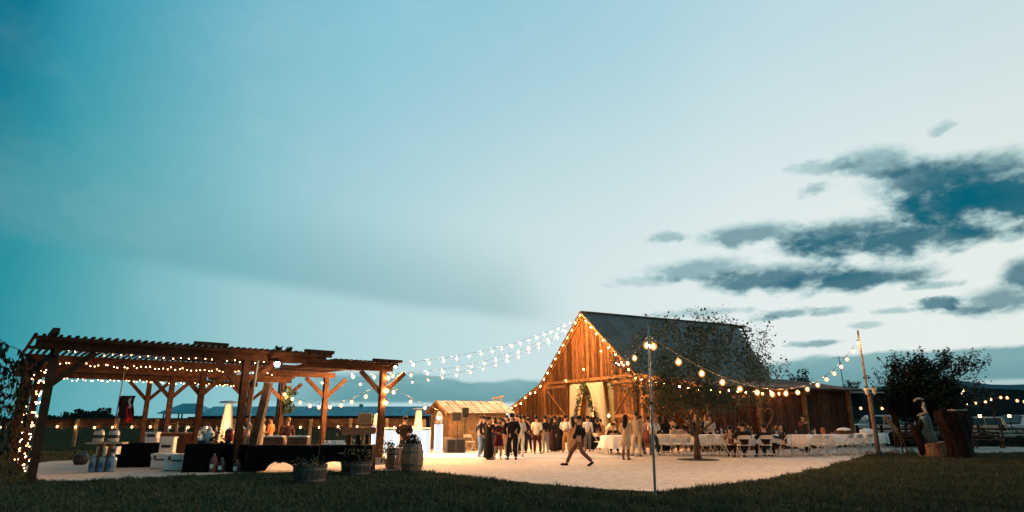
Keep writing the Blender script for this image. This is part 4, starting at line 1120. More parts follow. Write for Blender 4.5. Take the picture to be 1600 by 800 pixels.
TBL.append(cloth_table(1112, 29.5, 1.85, .8, .88, 8, 'banquet table right behind the tree trunk', 'white cloth on the banquet table right behind the tree trunk', ph=1.3))
TBL.append(cloth_table(1174, 28.9, 1.75, .8, .88, 8, 'banquet table in front of the two seated people in black', 'white cloth on the table of the two seated people in black', ph=2.1))
TBL.append(cloth_table(1219, 29.2, 1.0, .8, .88, 8, 'short table end beside the seated woman with long hair', 'white cloth beside the seated woman with long hair', ph=2.6))
TBL.append(cloth_table(1266, 29.4, 1.7, .8, .88, 14, 'banquet table with blush linen right of the seated woman', 'white cloth on the table right of the seated woman', ph=3.3))
TBL.append(cloth_table(1318, 30.0, 1.7, .8, .88, 16, 'banquet table under the basket of white linen', 'white cloth under the basket of white linen', ph=4.0))
TBL.append(cloth_table(1363, 31.2, 1.3, .8, .90, 16, 'banquet table at the right end of the row by the wooden pole', 'white cloth at the right end of the row by the wooden pole', ph=5.0))
# round table on the left
rc = at(965, 700, 29.6); rc.z = .02
rt = thing('round_table', 'round banquet table at the barn doorway under a white cloth', 'table', rc)
MB().lathe([(.72, .80), (.74, .815), (.72, .83)], 28).build('table_top', M['white'], rt)
for k in range(4):
    a = k * PI / 2 + .4; MB().tube([(.45 * math.cos(a), .45 * math.sin(a), .8), (.5 * math.cos(a), .5 * math.sin(a), 0)], .016, 6).build('leg', M['steel'], rt)
vs = []; fs = []; n = 72
for j, (r_, z, a_) in enumerate(((.70, .845, 0), (.755, .838, 0), (.80, .62, .02), (.86, .42, .05), (.90, .30, .07))):
    for i in range(n): u = 2 * PI * i / n; q = r_ + a_ * math.sin(u * 12); vs.append((q * math.cos(u), q * math.sin(u), z))
for j in range(4):
    for i in range(n): k = (i + 1) % n; fs.append((j * n + i, j * n + k, (j + 1) * n + k, (j + 1) * n + i))
fs.append(tuple(reversed(range(n))))
tag(MB().add(vs, fs).build('tablecloth', M['cloth'], None, True, rc), 'round white cloth hanging low on the table at the barn doorway', 'tablecloth', 'white tablecloths on the banquet tables')
chair(938, 708.5, -70, 'white folding chair left of the round table at the barn doorway')
chair(985, 708, 40, 'white folding chair behind the woman in brown boots')
chair(733, 706.5, -30, 'white folding chair beside the black speaker cabinets', sc_=1.05)
for px, py, rz, lab in [(1041, 713, -38, 'white folding chair just right of the thin metal pole'), (1061, 713.5, -42, 'second white folding chair right of the thin metal pole'),
                        (1077, 713.5, -35, 'white folding chair just left of the tree trunk'), (1107, 713.5, 30, 'white folding chair just right of the tree trunk'),
                        (1126, 713, 33, 'white folding chair between the tree trunk and the seated woman in brown'), (1145, 714.5, 12, 'white folding chair under the seated woman in brown'),
                        (1164, 716, 0, 'white folding chair under the broad seated man in black'), (1198, 715.5, -2, 'white folding chair under the seated person in black with a tall hairdo'),
                        (1225, 714, 62, 'white folding chair under the seated woman with long hair'), (1249, 714.5, -15, 'white folding chair draped with blush linen right of the seated woman'),
                        (1288, 715, 36, 'nearest white folding chair at the table with blush linen'), (1276, 714, 22, 'white folding chair behind the nearest one at the blush linen'),
                        (1326, 713, 38, 'white folding chair in front of the basket of white linen'), (1340, 712, 38, 'white folding chair between the linen basket and the wooden pole'),
                        (1356, 710.5, 36, 'white folding chair just left of the wooden pole'), (1378, 706, 30, 'white folding chair at the very right end of the tables')]:
    chair(px, py, rz, lab)
def cloth_strip(label, px, Y, z0, z1, w, rz, m):
    vs = []; fs = []; n = 12
    prof = [(.20, z1 - .02), (.05, z1 + .015), (-.06, z1), (-.10, z0 + (z1 - z0) * .5), (-.13, z0)]
    for j, (y, z) in enumerate(prof):
        for i in range(n + 1): u = i / n - .5; vs.append((u * w * (1 + .06 * (j > 2)), y - .02 * math.sin(u * 20) * (j > 1), z - (.05 * math.cos(u * 9) if j == 4 else 0)))
    for j in range(4):
        for i in range(n): fs.append((j * 13 + i, j * 13 + i + 1, (j + 1) * 13 + i + 1, (j + 1) * 13 + i))
    c = at(px, 700, Y); c.z = 0
    o = MB().add(vs, fs).build('linen', m, None, True, c, R(rz)); o.modifiers.new('t', 'SOLIDIFY').thickness = .01
    tag(o, label, 'linen', 'blush linens over the chairs and tables')
cloth_strip('blush linen hanging over the chair back right of the seated woman', 1250, 27.5, .42, .94, .66, 0, M['pinkcloth'])
cloth_strip('blush linen hanging off the table edge behind the nearest chair', 1292, 28.6, .34, .91, .72, 8, M['pinkcloth'])
# seated guests and those standing behind the tables
def seated(px, py, label, rz, **k): return person(px, py, label, rz, k.pop('pose', 'sit'), group=GT, **k)
seated(1144, 714.5, 'woman with dark hair and brown top seated at the table, leftmost of the seated guests', -22, top=('shirt', (.20, .10, .06)), bottom=('trousers', BLK), hair='bun', scale=1.06, wide=.96)
seated(1164, 716, 'broad man in black seated with his back to the lawn', 0, top=('jacket', BLK), bottom=('trousers', BLK), scale=1.17, wide=1.16)
seated(1198, 715.5, 'person in black with hair piled high seated right of the broad seated man', 5, top=('jacket', BLK), bottom=('trousers', BLK), hair='bun', scale=1.12, wide=1.08)
seated(1225, 714, 'woman with very long dark hair seated sideways at the end of the white table', 75, pose='sitback', top=('shirt', (.02, .025, .03)), bottom=('trousers', BLK), hair='long', scale=1.12, wide=1.0)
seated(959, 0, 'dark haired man in black seated behind the round table', 175, loc=Vector((at(959, 700, 30.9).x, 30.9, 0)), pose='sitback', top=('shirt', BLK), bottom=('trousers', BLK), scale=1.12)
def stand(px, Y, label, rz, *a, **k):
    p = at(px, 700, Y); p.z = 0; return person(0, 0, label, rz, *a, loc=p, group=GT, **k)
stand(1040, 31.2, 'woman with long black hair standing in dark clothes at the left end of the tables', 15, 'stand', ('shirt', BLK), ('gown', BLK), 'long', scale=1.0)
stand(1054, 31.0, 'man in black with a dark cap standing before the lit open barn door', 165, 'clasp', ('shirt', BLK), ('trousers', BLK), hat=(.06, .02, .015), scale=1.02)
stand(1077, 32.4, 'man in dark shirt standing just left of the tree trunk behind the table', 0, 'stand', ('shirt', BLK), ('trousers', BLK), scale=.96)
stand(1090, 31.6, 'dark haired man in a dark suit standing behind the table right by the tree trunk', 180, 'clasp', ('jacket', (.02, .022, .028)), ('trousers', BLK), scale=1.10)
stand(1099, 32.2, 'red haired person in dark top standing right of the tree trunk', 190, 'stand', ('shirt', BLK), ('trousers', BLK), hcol=HAIRR, scale=1.04)
stand(1111, 31.8, 'man in pale shirt with a dark strap across it standing behind the tables', 160, 'clasp', ('shirt', (.46, .42, .38)), ('trousers', BLK), scale=1.03)
stand(1257, 31.4, 'person in dark patterned dress pouring drinks by the barn wing post', 195, 'reach', ('shirt', (.16, .06, .05)), ('gown', (.03, .025, .03)), 'short', scale=1.02)
GP = 'guests and staff under the pergola'
def pstand(px, Y, label, rz, *a, **k):
    p = at(px, 700, Y); p.z = 0; return person(0, 0, label, rz, *a, loc=p, group=GP, **k)
pstand(385, 26.5, 'dark haired man in dark clothes between the patio heater and the leaning post', 90, 'clasp', ('shirt', (.03, .02, .018)), ('trousers', BLK), scale=1.0)
pstand(407, 25.5, 'woman with long curly hair in a beige dress left of the embracing person', -70, 'clasp', None, ('gown', (.45, .38, .26)), 'long', scale=.98, wide=.94)
pstand(420, 25.8, 'person in an orange top facing the woman with curly hair', 80, 'clasp', ('shirt', (.50, .20, .07)), ('trousers', BRN), 'bun', scale=.98)
pstand(447, 24.2, 'person with light hair and brown jacket standing behind the wooden serving boxes', 40, 'stand', ('jacket', (.08, .035, .025)), ('trousers', BLK), 'short', hcol=HAIRL, scale=.95)
pstand(632, 24.5, 'man in dark jacket standing by the glowing white bar behind the barrels', 20, 'clasp', ('jacket', (.025, .015, .013)), ('trousers', BLK), scale=.98, wide=1.15)
# things on the tables
_goblet = None
def goblet(p, label, group):
    global _goblet
    if _goblet is None:
        _goblet = MB().lathe([(.035, 0), (.034, .006), (.006, .012), (.006, .085), (.03, .10), (.042, .135), (.036, .185), (.033, .185), (.038, .135), (.026, .108)], 10).mesh('goblet', M['glass'], True)
    return tag(link('goblet', _goblet, None, p), label, 'glass', group)
def on_table(i, dx, dy):
    c, H = TBL[i]; return Vector((c.x + dx, c.y + dy, c.z + H + .012))
TN = ['table nearest the thin metal pole', 'table behind the tree trunk', 'table of the two seated people in black', 'table end by the long haired woman', 'table with the blush linen']
WHERE = {1: ['only'], 2: ['left', 'right'], 3: ['left', 'middle', 'right'], 5: ['leftmost', 'second from left', 'middle', 'second from right', 'rightmost']}
SPOTS = [(0, -.5, -.1), (0, .1, .05), (0, .5, -.15), (1, -.6, 0), (1, -.2, .1), (1, .1, -.12), (1, .35, .1), (1, .7, -.05), (2, -.6, .1), (2, .1, .0), (2, .6, .1), (3, .1, .1), (4, -.5, .12), (4, .2, .0)]
for i, dx, dy in SPOTS:
    mates = sorted(d for j, d, _ in SPOTS if j == i)
    goblet(on_table(i, dx, dy), '%s stemmed drinking glass on the %s' % (WHERE[len(mates)][mates.index(dx)], TN[i]), 'glasses on the banquet tables')
def bottle(p, label, m, h=.30, group=None):
    return tag(MB().lathe([(.036, 0), (.038, .01), (.038, h * .58), (.014, h * .76), (.013, h), (.016, h)], 10).build('bottle', m, None, True, p), label, 'bottle', group)
bottle(on_table(1, .55, .1), 'tall clear bottle on the cloth right of the tree trunk', M['glass'], .34)
bottle(on_table(1, .2, .15), 'small white bottle on the cloth right of the tree trunk', M['white'], .24)
bottle(on_table(4, .35, .1), 'pale bottle on the table behind the blush linen', M['bleached'], .30)
_can = MB().lathe([(.03, 0), (.034, .01), (.034, .09), (.03, .09), (.03, .03)], 10).mesh('candle_jar', M['glass'], True)
_fl = MB().lathe([(.0, 0), (.013, .015), (.008, .04), (0, .06)], 6).mesh('flame', M['flame'], True)
for i, dx, dy, lab in [(2, -.35, -.2, 'small candle in a jar left of the seated person with piled hair'), (2, .45, -.2, 'small candle in a jar left of the seated long haired woman'), (5, -.45, 0, 'small candle in a jar left of the linen basket'), (5, -.25, .15, 'second small candle by the linen basket')]:
    o = tag(link('candle', _can, None, on_table(i, dx, dy)), lab, 'candle', 'candles on the tables'); link('flame', _fl, o, (0, 0, .04))
rg = random.Random(11)
for i, dx, lab in ((2, -.1, 'bushy flower centrepiece between the two seated people in black'), (3, .0, 'warm toned flower centrepiece left of the seated long haired woman')):
    v = thing('flower_vase', lab, 'flowers', on_table(i, dx, .22), 0, 'table flowers')
    MB().lathe([(.05, 0), (.07, .06), (.05, .14), (.06, .17)], 10).build('vase', M['glass'], v)
    leaf_cloud([(0, 0, .28)], 90, .09, .10, rg).build('foliage', M['leaf'], v)
    fb = MB()
    for k in range(10): fb.ball((rg.gauss(0, .11), rg.gauss(0, .09), .30 + rg.gauss(0, .07)), .042, seg=6, rings=4, jit=.2)
    fb.build('blossom', mat('blossom', (.55, .25, .14), .8, .3, 9), v)
bx = thing('linen_basket', 'brown basket heaped with folded white linen on the right banquet tables', 'basket', on_table(5, .15, .05), R(12))
MB().box((0, 0, .09), (.75, .36, .17)).build('tray', M['barn_dark'], bx); MB().ball((0, 0, .17), .37, .19, .13, 14, 8, .05).build('linen_heap', M['cloth'], bx, True)
bx2 = MB().ball((0, 0, .06), .42, .2, .17, 14, 8, .08).build('linen_pile', M['cloth'], None, True, on_table(6, -.12, .05), R(10)); tag(bx2, 'loose heap of white linen right of the brown basket', 'linen')
bk = thing('copper_pot', 'copper coloured pot on the table in front of the dark wing wall', 'pot', on_table(5, -.75, .25))
MB().lathe([(.09, 0), (.11, .08), (.11, .22), (.12, .24), (.10, .24)], 12).build('body', mat('copper', (.5, .16, .05), .35, .2, 5, metal=.7), bk); MB().lathe([(.11, .24), (.03, .28), (.02, .31)], 12).build('lid', M['tablewood'], bk)
pb = tag(MB().box((0, 0, .11), (.34, .26, .22)).build('gift_box', mat('pink_paper', (.55, .22, .18), .7, .1, 6), None, False, on_table(0, .55, .2), .2), 'pink gift box on the table left of the tree trunk', 'box')
wb_ = tag(MB().box((0, 0, .10), (.44, .3, .20)).build('paper_bag', mat('kraft_paper', (.52, .38, .24), .8, .1, 6), None, False, on_table(0, .18, .2), -.1), 'tan paper box beside the pink gift box', 'box')

# ------------------------------------------------------------------ drinks and food under the pergola
def black_table(label, px, Y, L, W, H, rz, arches=(), zoff=0):
    c = at(px, 700, Y); c.z = .0
    t = thing('black_table', label, 'table', c, R(rz), 'black clothed service tables')
    b = MB()
    b.box((0, 0, H), (L, W, .03))
    for y in (-W / 2, W / 2):
        n = 40; vs = []; fs = []
        for i in range(n + 1):
            x = -L / 2 + L * i / n; z = .02
            for (ca, wa, ha) in arches:
                u = (x - ca) / wa
                if abs(u) < 1: z = ha * math.sqrt(1 - u * u)
            wv = .012 * math.sin(i * 1.7)
            vs += [(x, y, H - .012), (x, y + (-1 if y < 0 else 1) * (.03 + wv), z)]
        fs = [(2 * i, 2 * i + 2, 2 * i + 3, 2 * i + 1) for i in range(n)]
        b.add(vs, fs)
    for x in (-L / 2, L / 2):
        vs = [(x, -W / 2, H - .012), (x, W / 2, H - .012), (x * 1.02, W / 2 + .03, .02), (x * 1.02, -W / 2 - .03, .02)]
        b.add(vs, [(0, 1, 2, 3)])
    b.build('black_cover', M['blackcloth'], t)
    for sx_ in (-1, 1):
        for sy_ in (-1, 1): MB().tube([(sx_ * (L / 2 - .05), sy_ * (W / 2 - .06), H - .02), (sx_ * (L / 2 - .05), sy_ * (W / 2 - .06), 0)], .018, 6).build('leg', M['steel'], t)
    return c
LT = black_table('long black stretch clothed serving table with an arched gap, left section', 443, 20.3, 1.9, .75, .80, 3, arches=((-.02, .60, .34),))
LT2 = black_table('long black stretch clothed serving table with an arched gap, right section by the planter', 536, 20.6, 1.95, .75, .80, 4, arches=((-.15, .62, .33),))
black_table('black draped table around the middle front pergola post', 368, 20.6, 1.0, .7, .82, 3)
black_table('black draped table between the white cooler and the pergola post', 323, 20.5, 1.05, .75, .84, 10)
black_table('black draped table behind the white cooler', 222, 22.5, 2.2, .75, .80, 12)
def glow_box(label, px, Y, w, dpt, h, rz):
    c = at(px, 700, Y); c.z = .02
    t = thing('glowing_bar', label, 'bar counter', c, R(rz), 'glowing white bar counters')
    MB().box((0, 0, h), (w, dpt, .05)).build('counter', M['white'], t)
    MB().box((0, -dpt / 2 + .02, h / 2 - .03), (w - .04, .03, h - .1)).build('front_panel', M['white_glow'], t)
    for s in (-1, 1): MB().box((s * (w / 2 - .025), 0, h / 2 - .03), (.05, dpt - .04, h - .06)).build('side_panel', M['white'], t)
    MB().box((w * .22, -dpt / 2 - .002, h * .45), (.12, .02, h - .3)).build('light_strip', M['white_core'], t)
glow_box('glowing white bar counter left of the man in dark jacket', 612, 31.4, .75, .6, 1.14, 8)
glow_box('glowing white bar counter right of the man in dark jacket', 652, 31.2, 1.25, .6, 1.14, 6)
def light_column(label, px, Y, h, head):
    c = at(px, 700, Y); c.z = .02
    t = thing('light_column', label, 'light column', c, 0, 'glowing white columns')
    MB().box((0, 0, .05), (.5, .5, .1)).build('base', M['white'], t)
    MB().box((0, 0, h / 2 + .08), (.34, .34, h)).build('panel', M['white_glow'], t)
    for s in (-1, 1): MB().box((s * .17, -.172, h / 2 + .08), (.03, .02, h)).build('edge', M['white_core'], t)
    MB().lathe([(.20, h + .1), (.20, h + .16), (.17, h + .2), (.19, h + .40), (.15, h + .56), (.07, h + .64), (0, h + .65)], 14).build('head', M['glass'] if head else M['white'], t, True)
    MB().ball((0, 0, h + .36), .10, seg=8, rings=6).build('lamp', M['white_glow'], t)
def head_lamp(p, target, energy):
    ld = bpy.data.lights.new('head_lamp', 'SPOT'); ld.energy = energy; ld.color = (.93, .97, 1.0); ld.spot_size = R(62); ld.spot_blend = .8; ld.shadow_soft_size = .1
    o = bpy.data.objects.new('head_lamp', ld); COL.objects.link(o); o.location = p
    o.rotation_euler = (Vector(target) - Vector(p)).to_track_quat('-Z', 'Y').to_euler()
p_ = at(685, 655, 30.2); head_lamp((p_.x + .15, p_.y - .3, 1.9), (-1.2, 28.2, 0), 900)
p_ = at(588, 655, 27.1); head_lamp((p_.x + .3, p_.y, 1.8), (-2.4, 28.6, 0), 900)
light_column('glowing white column with clear domed head in front of the small shed', 685, 30.6, 1.25, True)
light_column('glowing white column just left of the near right pergola post', 588, 27.5, 1.2, False)
def heater(label, px, Y, s=1.0):
    c = at(px, 700, Y); c.z = .0
    t = thing('patio_heater', label, 'patio heater', c, R(20), 'glowing pyramid patio heaters')
    t.scale = (s, s, s)
    MB().box((0, 0, .35), (.52, .52, .7)).build('base_cabinet', M['black'], t)
    for a in range(4):
        x, y = (.25 if a in (0, 3) else -.25), (.25 if a in (0, 1) else -.25)
        MB().bar((x, y, .7), (x * .42, y * .42, 2.1), .028, .028).build('corner_bar', M['steel'], t)
    MB().lathe([(.075, .72), (.075, 2.04)], 12).build('glass_tube', M['heater_glass'], t, True)
    MB().lathe([(.0, .74), (.06, .82), (.055, 1.2), (.03, 1.55), (.0, 1.85)], 10).build('flame', M['flame'], t, True)
    for a in range(4):
        ca, sa = math.cos(a * PI / 2), math.sin(a * PI / 2)
        vs = [(.21, -.24, .72), (.21, .24, .72), (.095, .10, 2.08), (.095, -.10, 2.08)]
        vs = [(x * ca - y * sa, x * sa + y * ca, z) for x, y, z in vs]
        MB().add(vs, [(0, 1, 2, 3)]).build('grille_panel', M['heater_glass'], t)
    MB().lathe([(.0, 2.22), (.30, 2.19), (.36, 2.15), (.34, 2.13), (.1, 2.15)], 16).build('hood', M['steel'], t)
heater('glowing pyramid patio heater left of the middle pergola post', 350, 24.8, 1.04)
heater('glowing pyramid patio heater behind the white bar counter', 652, 33.6, .98)
def speaker_stand(label, px, Y, h, w=.42, hh=.55, rz=0):
    c = at(px, 700, Y); c.z = 0
    t = thing('loudspeaker', label, 'speaker', c, R(rz), 'loudspeakers on stands')
    MB().box((0, 0, h), (w, .36, hh)).build('cabinet', M['speaker'], t); MB().box((0, -.19, h), (w - .06, .02, hh - .06)).build('grille', M['grille'], t)
    MB().tube([(0, 0, 0), (0, 0, h - hh / 2)], .02, 8).build('pole', M['black'], t)
    for k in range(3):
        a = k * 2.09 + .3; MB().tube([(0, 0, .75), (.5 * math.cos(a), .5 * math.sin(a), .01)], .014, 6).build('leg', M['black'], t)
speaker_stand('black loudspeaker on a stand beyond the long serving table', 568, 29.5, 1.62, .62, .50, 10)
speaker_stand('black loudspeaker on a stand in front of the small shed', 714, 31.6, 1.72, .46, .42, -10)
speaker_stand('black loudspeaker on a tall stand right of the other one by the shed', 726, 32.2, 1.92, .32, .48, 10)
for px, lab in ((705, 'dark grey speaker cabinet on the ground under the speaker stand'), (719, 'black speaker cabinet on the ground left of the white folding chair')):
    c = at(px, 700, 30.9); c.z = .02
    t = thing('sub_speaker', lab, 'speaker', c, R(8), 'speaker cabinets on the ground')
    MB().box((0, 0, .33), (.46, .5, .66)).build('cabinet', M['speaker'] if px > 710 else mat('grey_cabinet', (.09, .09, .09), .6, .2, 9), t); MB().box((0, -.26, .33), (.38, .02, .56)).build('grille', M['grille'], t)
c = at(698, 700, 31.3); tag(MB().box((0, 0, .36), (.36, .4, .72)).box((0, -.21, .5), (.28, .02, .2)).build('cardboard_box', mat('cardboard', (.42, .27, .15), .85, .15, 6), None, False, (c.x, c.y, .02), .1), 'tall cardboard box between the light column and the speaker cabinets', 'box')
# wooden serving boxes
for px, lab in ((429, 'red brown wooden serving box with white lid left of the person in brown'), (466, 'red brown wooden serving box with white lid right of the person in brown')):
    c = at(px, 700, 20.3); c.z = .82
    t = thing('serving_box', lab, 'serving box', c, R(3), 'wooden serving boxes on the long black table')
    for z in (.07, .19): MB().box((0, -.20, z), (.62, .025, .105)).build('slat', M['redwood'], t); MB().box((0, .20, z), (.62, .025, .105)).build('slat', M['redwood'], t)
    for s in (-1, 1): MB().box((s * .30, 0, .13), (.025, .38, .23)).build('end_board', M['redwood'], t)
    MB().box((0, 0, .255), (.56, .36, .05)).build('lid', M['white'], t); MB().box((0, 0, .29), (.1, .03, .03)).build('handle', M['steel'], t)
c = at(522, 700, 20.6); c.z = .82
t = thing('food_tray', 'shallow tray of white cups on the long black table', 'tray', c, R(4)); MB().box((0, 0, .02), (.66, .36, .04)).build('tray', M['white'], t)
_cup = MB().lathe([(.028, 0), (.036, .09), (.033, .09), (.026, .01)], 9).mesh('cup', M['white'], True)
for k in range(10): link('cup', _cup, t, (-.27 + .06 * k, rnd.uniform(-.1, .12), .04))
c = at(527, 700, 20.8); c.z = .82
t = thing('drink_tap', 'black drink tap tower on the long black table', 'tap', c); MB().lathe([(.07, 0), (.07, .02), (.025, .04), (.025, .36)], 10).build('column', M['black'], t); MB().ball((0, 0, .42), .075, .07, .10, 10, 7).build('head', M['black'], t); MB().tube([(0, -.05, .36), (0, -.14, .33), (0, -.15, .28)], .012, 6).build('spout', M['steel'], t)
c = at(560, 700, 20.9); c.z = .82
t = thing('display_stand', 'wooden display stand with curved top board on the long black table', 'display stand', c, R(4))
P = [(-.56, 0, .34), (-.50, 0, .28), (.48, 0, .32), (.55, 0, .40), (.54, 0, .52), (.40, 0, .55), (-.40, 0, .53), (-.54, 0, .48)]
MB().prism(P, (0, -.12, 0), (0, .26, 0)).build('top_board', M['tablewood'], t)
for x in (-.30, .0, .28): MB().box((x, 0, .16), (.12, .2, .32)).build('leg', M['pine'], t)
goblet(Vector((c.x - .12, c.y - .16, .82)), 'stemmed glass under the wooden display stand', None); bottle(Vector((c.x + .12, c.y - .15, .82)), 'short dark bottle under the wooden display stand', M['green'], .22)
# bar counter with bottles and dispensers
c = at(300, 700, 25.0); c.z = 0
t = thing('bar_counter', 'red brown wooden bar counter behind the black tables', 'bar counter', c, R(8))
for k in range(10): MB().box((-1.0 + k * .205, -.3, .52), (.19, .03, 1.02)).build('plank', M['redwood'], t)
MB().box((-.08, 0, 1.07), (2.3, .75, .06)).build('counter_top', M['tablewood'], t); MB().box((-.08, .28, .5), (2.1, .04, 1.0)).build('back_panel', M['redwood'], t)
for k, (dx, m_, h) in enumerate([(-1.0, 'glass', .3), (-.78, 'green', .34), (-.66, 'bleached', .42), (-.35, 'white', .26), (.25, 'white', .2), (.45, 'bleached', .24), (.62, 'glass', .3), (.85, 'white', .26)]):
    bottle(Vector((c.x + dx, c.y - .05 + .08 * (k % 2), 1.10)), ['clear bottle at the left end of the wooden bar', 'dark green bottle on the wooden bar', 'tall pale bottle on the wooden bar', 'white bottle left of the pergola post on the bar', 'short white bottle near the middle of the bar', 'pale bottle right of the middle of the bar', 'clear bottle near the right end of the bar', 'white bottle at the right end of the bar'][k], M[m_], h, 'bottles on the wooden bar')
def dispenser(label, px, Y, z, m):
    c = at(px, 700, Y); c.z = z
    t = thing('drink_dispenser', label, 'drink dispenser', c, 0, 'glass drink dispensers')
    MB().lathe([(.11, .10), (.14, .14), (.14, .40), (.10, .44)], 14).build('jar', m, t, True); MB().lathe([(.12, .44), (.12, .47), (.03, .49), (.02, .53)], 12).build('lid', M['steel'], t)
    MB().lathe([(.12, 0), (.12, .03), (.09, .10)], 12).build('stand', M['black'], t); MB().tube([(0, -.13, .17), (0, -.19, .17), (0, -.19, .14)], .014, 6).build('tap', M['steel'], t)
dispenser('glass dispenser of bright red drink left of the middle pergola post', 356, 20.5, .84, M['red'])
dispenser('glass dispenser of orange red drink right of the middle pergola post', 377, 20.9, .84, mat('orange_drink', (.6, .14, .04), .2, .2, 5, trans=.2))
dispenser('clear glass dispenser at the left end of the black draped tables', 314, 20.6, .86, M['glass'])
c = at(325, 700, 20.6); tag(MB().ball((0, 0, .2), .17, .14, .22, 10, 8, .1).ball((0, 0, .41), .06, .05, .08, 8, 6, .1).build('ice_bag', M['white'], None, True, (c.x, c.y, .86)), 'bulging white bag on the black draped table beside the cooler', 'bag')
c = at(338, 700, 20.5)
o = leaf_cloud([(0, 0, .2), (.2, 0, .15), (-.1, 0, .12)], 130, .12, .10, rg).build('herb_foliage', M['leaf']); o.location = (c.x, c.y, .86); tag(o, 'bunch of green herbs lying on the black draped table', 'plant')
for px, m_, lab, h in ((332, 'maroon', 'dull red drink keg on the ground in front of the black table', .52), (345, 'black', 'dark bottle crate beside the dull red keg', .40), (369, 'speaker', 'dark canister at the foot of the middle pergola post', .34)):
    c = G(px, 739); t = thing('drink_keg', lab, 'keg', c)
    MB().lathe([(.10, 0), (.12, .03), (.12, h * .75), (.07, h * .9), (.04, h)], 12).build('body', M[m_], t, True); MB().lathe([(.04, h), (.045, h + .03), (.02, h + .05)], 10).build('cap', M['steel'], t); MB().box((0, -.115, h * .4), (.1, .02, .12)).build('label', M['white'], t)
# coolers
def cooler(label, px, py, w, dpt, h, rz):
    c = G(px, py); c.z = .02
    t = thing('cooler', label, 'cooler', c, R(rz), 'white coolers')
    MB().prism([(-w / 2 + .02, -dpt / 2 + .02, .03), (w / 2 - .02, -dpt / 2 + .02, .03), (w / 2 - .02, dpt / 2 - .02, .03), (-w / 2 + .02, dpt / 2 - .02, .03)], (0, 0, 0), (0, 0, h * .74)).build('body', M['white'], t)
    MB().box((0, 0, h * .88), (w, dpt, h * .2)).build('lid', M['white'], t)
    MB().box((-w * .02, -dpt / 2 - .005, h * .60), (.30, .03, .035)).build('handle', M['black'], t)
    for x in (-w * .28, w * .28): MB().box((x, -dpt / 2 - .006, h * .74), (.07, .03, .12)).build('latch', M['maroon'], t)
    for x in (-w * .4, w * .4): MB().box((x, 0, .02), (.07, dpt - .1, .045)).build('foot', M['black'], t)
cooler('white cooler with long lid and dark handle in front of the black table', 279, 736, .86, .46, .52, 8)
cooler('white cooler partly hidden at the left of the handled one', 253, 733.5, .62, .46, .50, 4)
for px, py, m_, w, h, lab in ((217, 729, 'maroon', .50, .34, 'dull red plastic crate on the patio under the black table'),):
    c = G(px, py); t = thing('crate', lab, 'crate', (c.x, c.y, .02), R(10))
    MB().box((0, 0, h / 2), (w, .4, h)).build('body', M[m_], t)
    for k in range(4): MB().box((-w / 2 + .08 + k * .12, -.205, h / 2), (.02, .015, h * .9)).build('rib', M[m_], t)
    b2 = thing('plastic_tub', 'grey plastic tub stacked on the dull red crate', 'tub', (c.x - .02, c.y, .02 + h), R(10))
    MB().prism([(-.2, -.16, 0), (.2, -.16, 0), (.2, .16, 0), (-.2, .16, 0)], (0, 0, 0), (0, 0, .19)).build('body', mat('grey_tub', (.22, .2, .19), .5), b2); MB().box((0, 0, .20), (.44, .36, .025)).build('lid', M['speaker'], b2)
for px, lab, w, h in ((236, 'white plastic bin on the black table behind the cooler', .42, .34), (262, 'white carton standing at the right end of the black table', .5, .52)):
    c = at(px, 700, 22.3); c.z = .82 if px < 250 else .02
    t = thing('storage_bin', lab, 'bin', c, R(8)); hh_ = h if px < 250 else .98
    MB().prism([(-w / 2 + .03, -.15, 0), (w / 2 - .03, -.15, 0), (w / 2 - .03, .15, 0), (-w / 2 + .03, .15, 0)], (0, 0, 0), (0, 0, hh_)).build('body', M['white'], t); MB().box((0, 0, hh_), (w, .36, .03)).build('rim', M['white'], t); MB().box((0, -.165, hh_ * .7), (w * .6, .02, .09)).build('slot', M['black'], t)
c = at(222, 700, 22.2); goblet(Vector((c.x, c.y, .82)), 'stemmed glass left of the white bin on the black table', None)
# water station at the left
c = G(160, 738); c.z = .02
ws = thing('plank_stand', 'plank shelf laid over crates at the left of the pergola holding jars', 'stand', c, R(4))
MB().box((0, 0, .86), (1.12, .36, .05)).build('plank', M['bleached'], ws)
for x in (-.14, .14): MB().box((x, .02, .43), (.05, .30, .83)).build('upright', M['pine_dark'], ws)
for dx, lab, k in ((-.30, 'clear drink container with dark label on the plank shelf, left one', 0), (.18, 'clear drink container with lettered label on the plank shelf, right one', 1)):
    t = thing('drink_container', lab, 'container', (c.x + dx, c.y, .91), 0, 'drink containers on the plank shelf')
    MB().lathe([(.13, 0), (.165, .03), (.16, .30), (.12, .36)], 12, sx=1.0, sy=.8).build('body', mat('frosted_jug', (.62, .60, .52), .3, .25, 7), t, True)
    MB().lathe([(.12, .36), (.12, .39), (.04, .41)], 12).build('lid', M['black'], t)
    MB().lathe([(.168, .12), (.168, .22)], 12, sx=1.0, sy=.8).build('label', M['green'] if not k else M['speaker'], t)
_jug = None
for k, dx in enumerate((-.28, 0, .28)):
    t = thing('water_jug', ['blue water jug under the plank shelf, left of three', 'blue water jug under the plank shelf, middle of three', 'blue water jug under the plank shelf, right of three'][k], 'water jug', (c.x + dx, c.y - .05, .02), 0, 'blue water jugs under the plank shelf')
    MB().lathe([(.12, 0), (.135, .02), (.13, .12), (.135, .14), (.13, .24), (.135, .26), (.135, .40), (.10, .45), (.045, .48)], 14).build('body', M['blueglass'], t, True); MB().lathe([(.05, .46), (.05, .51), (.02, .52)], 10).build('cap', M['white'], t); MB().box((0, -.13, .19), (.13, .03, .14)).build('label', flat('blue_label', (.05, .12, .25)), t)
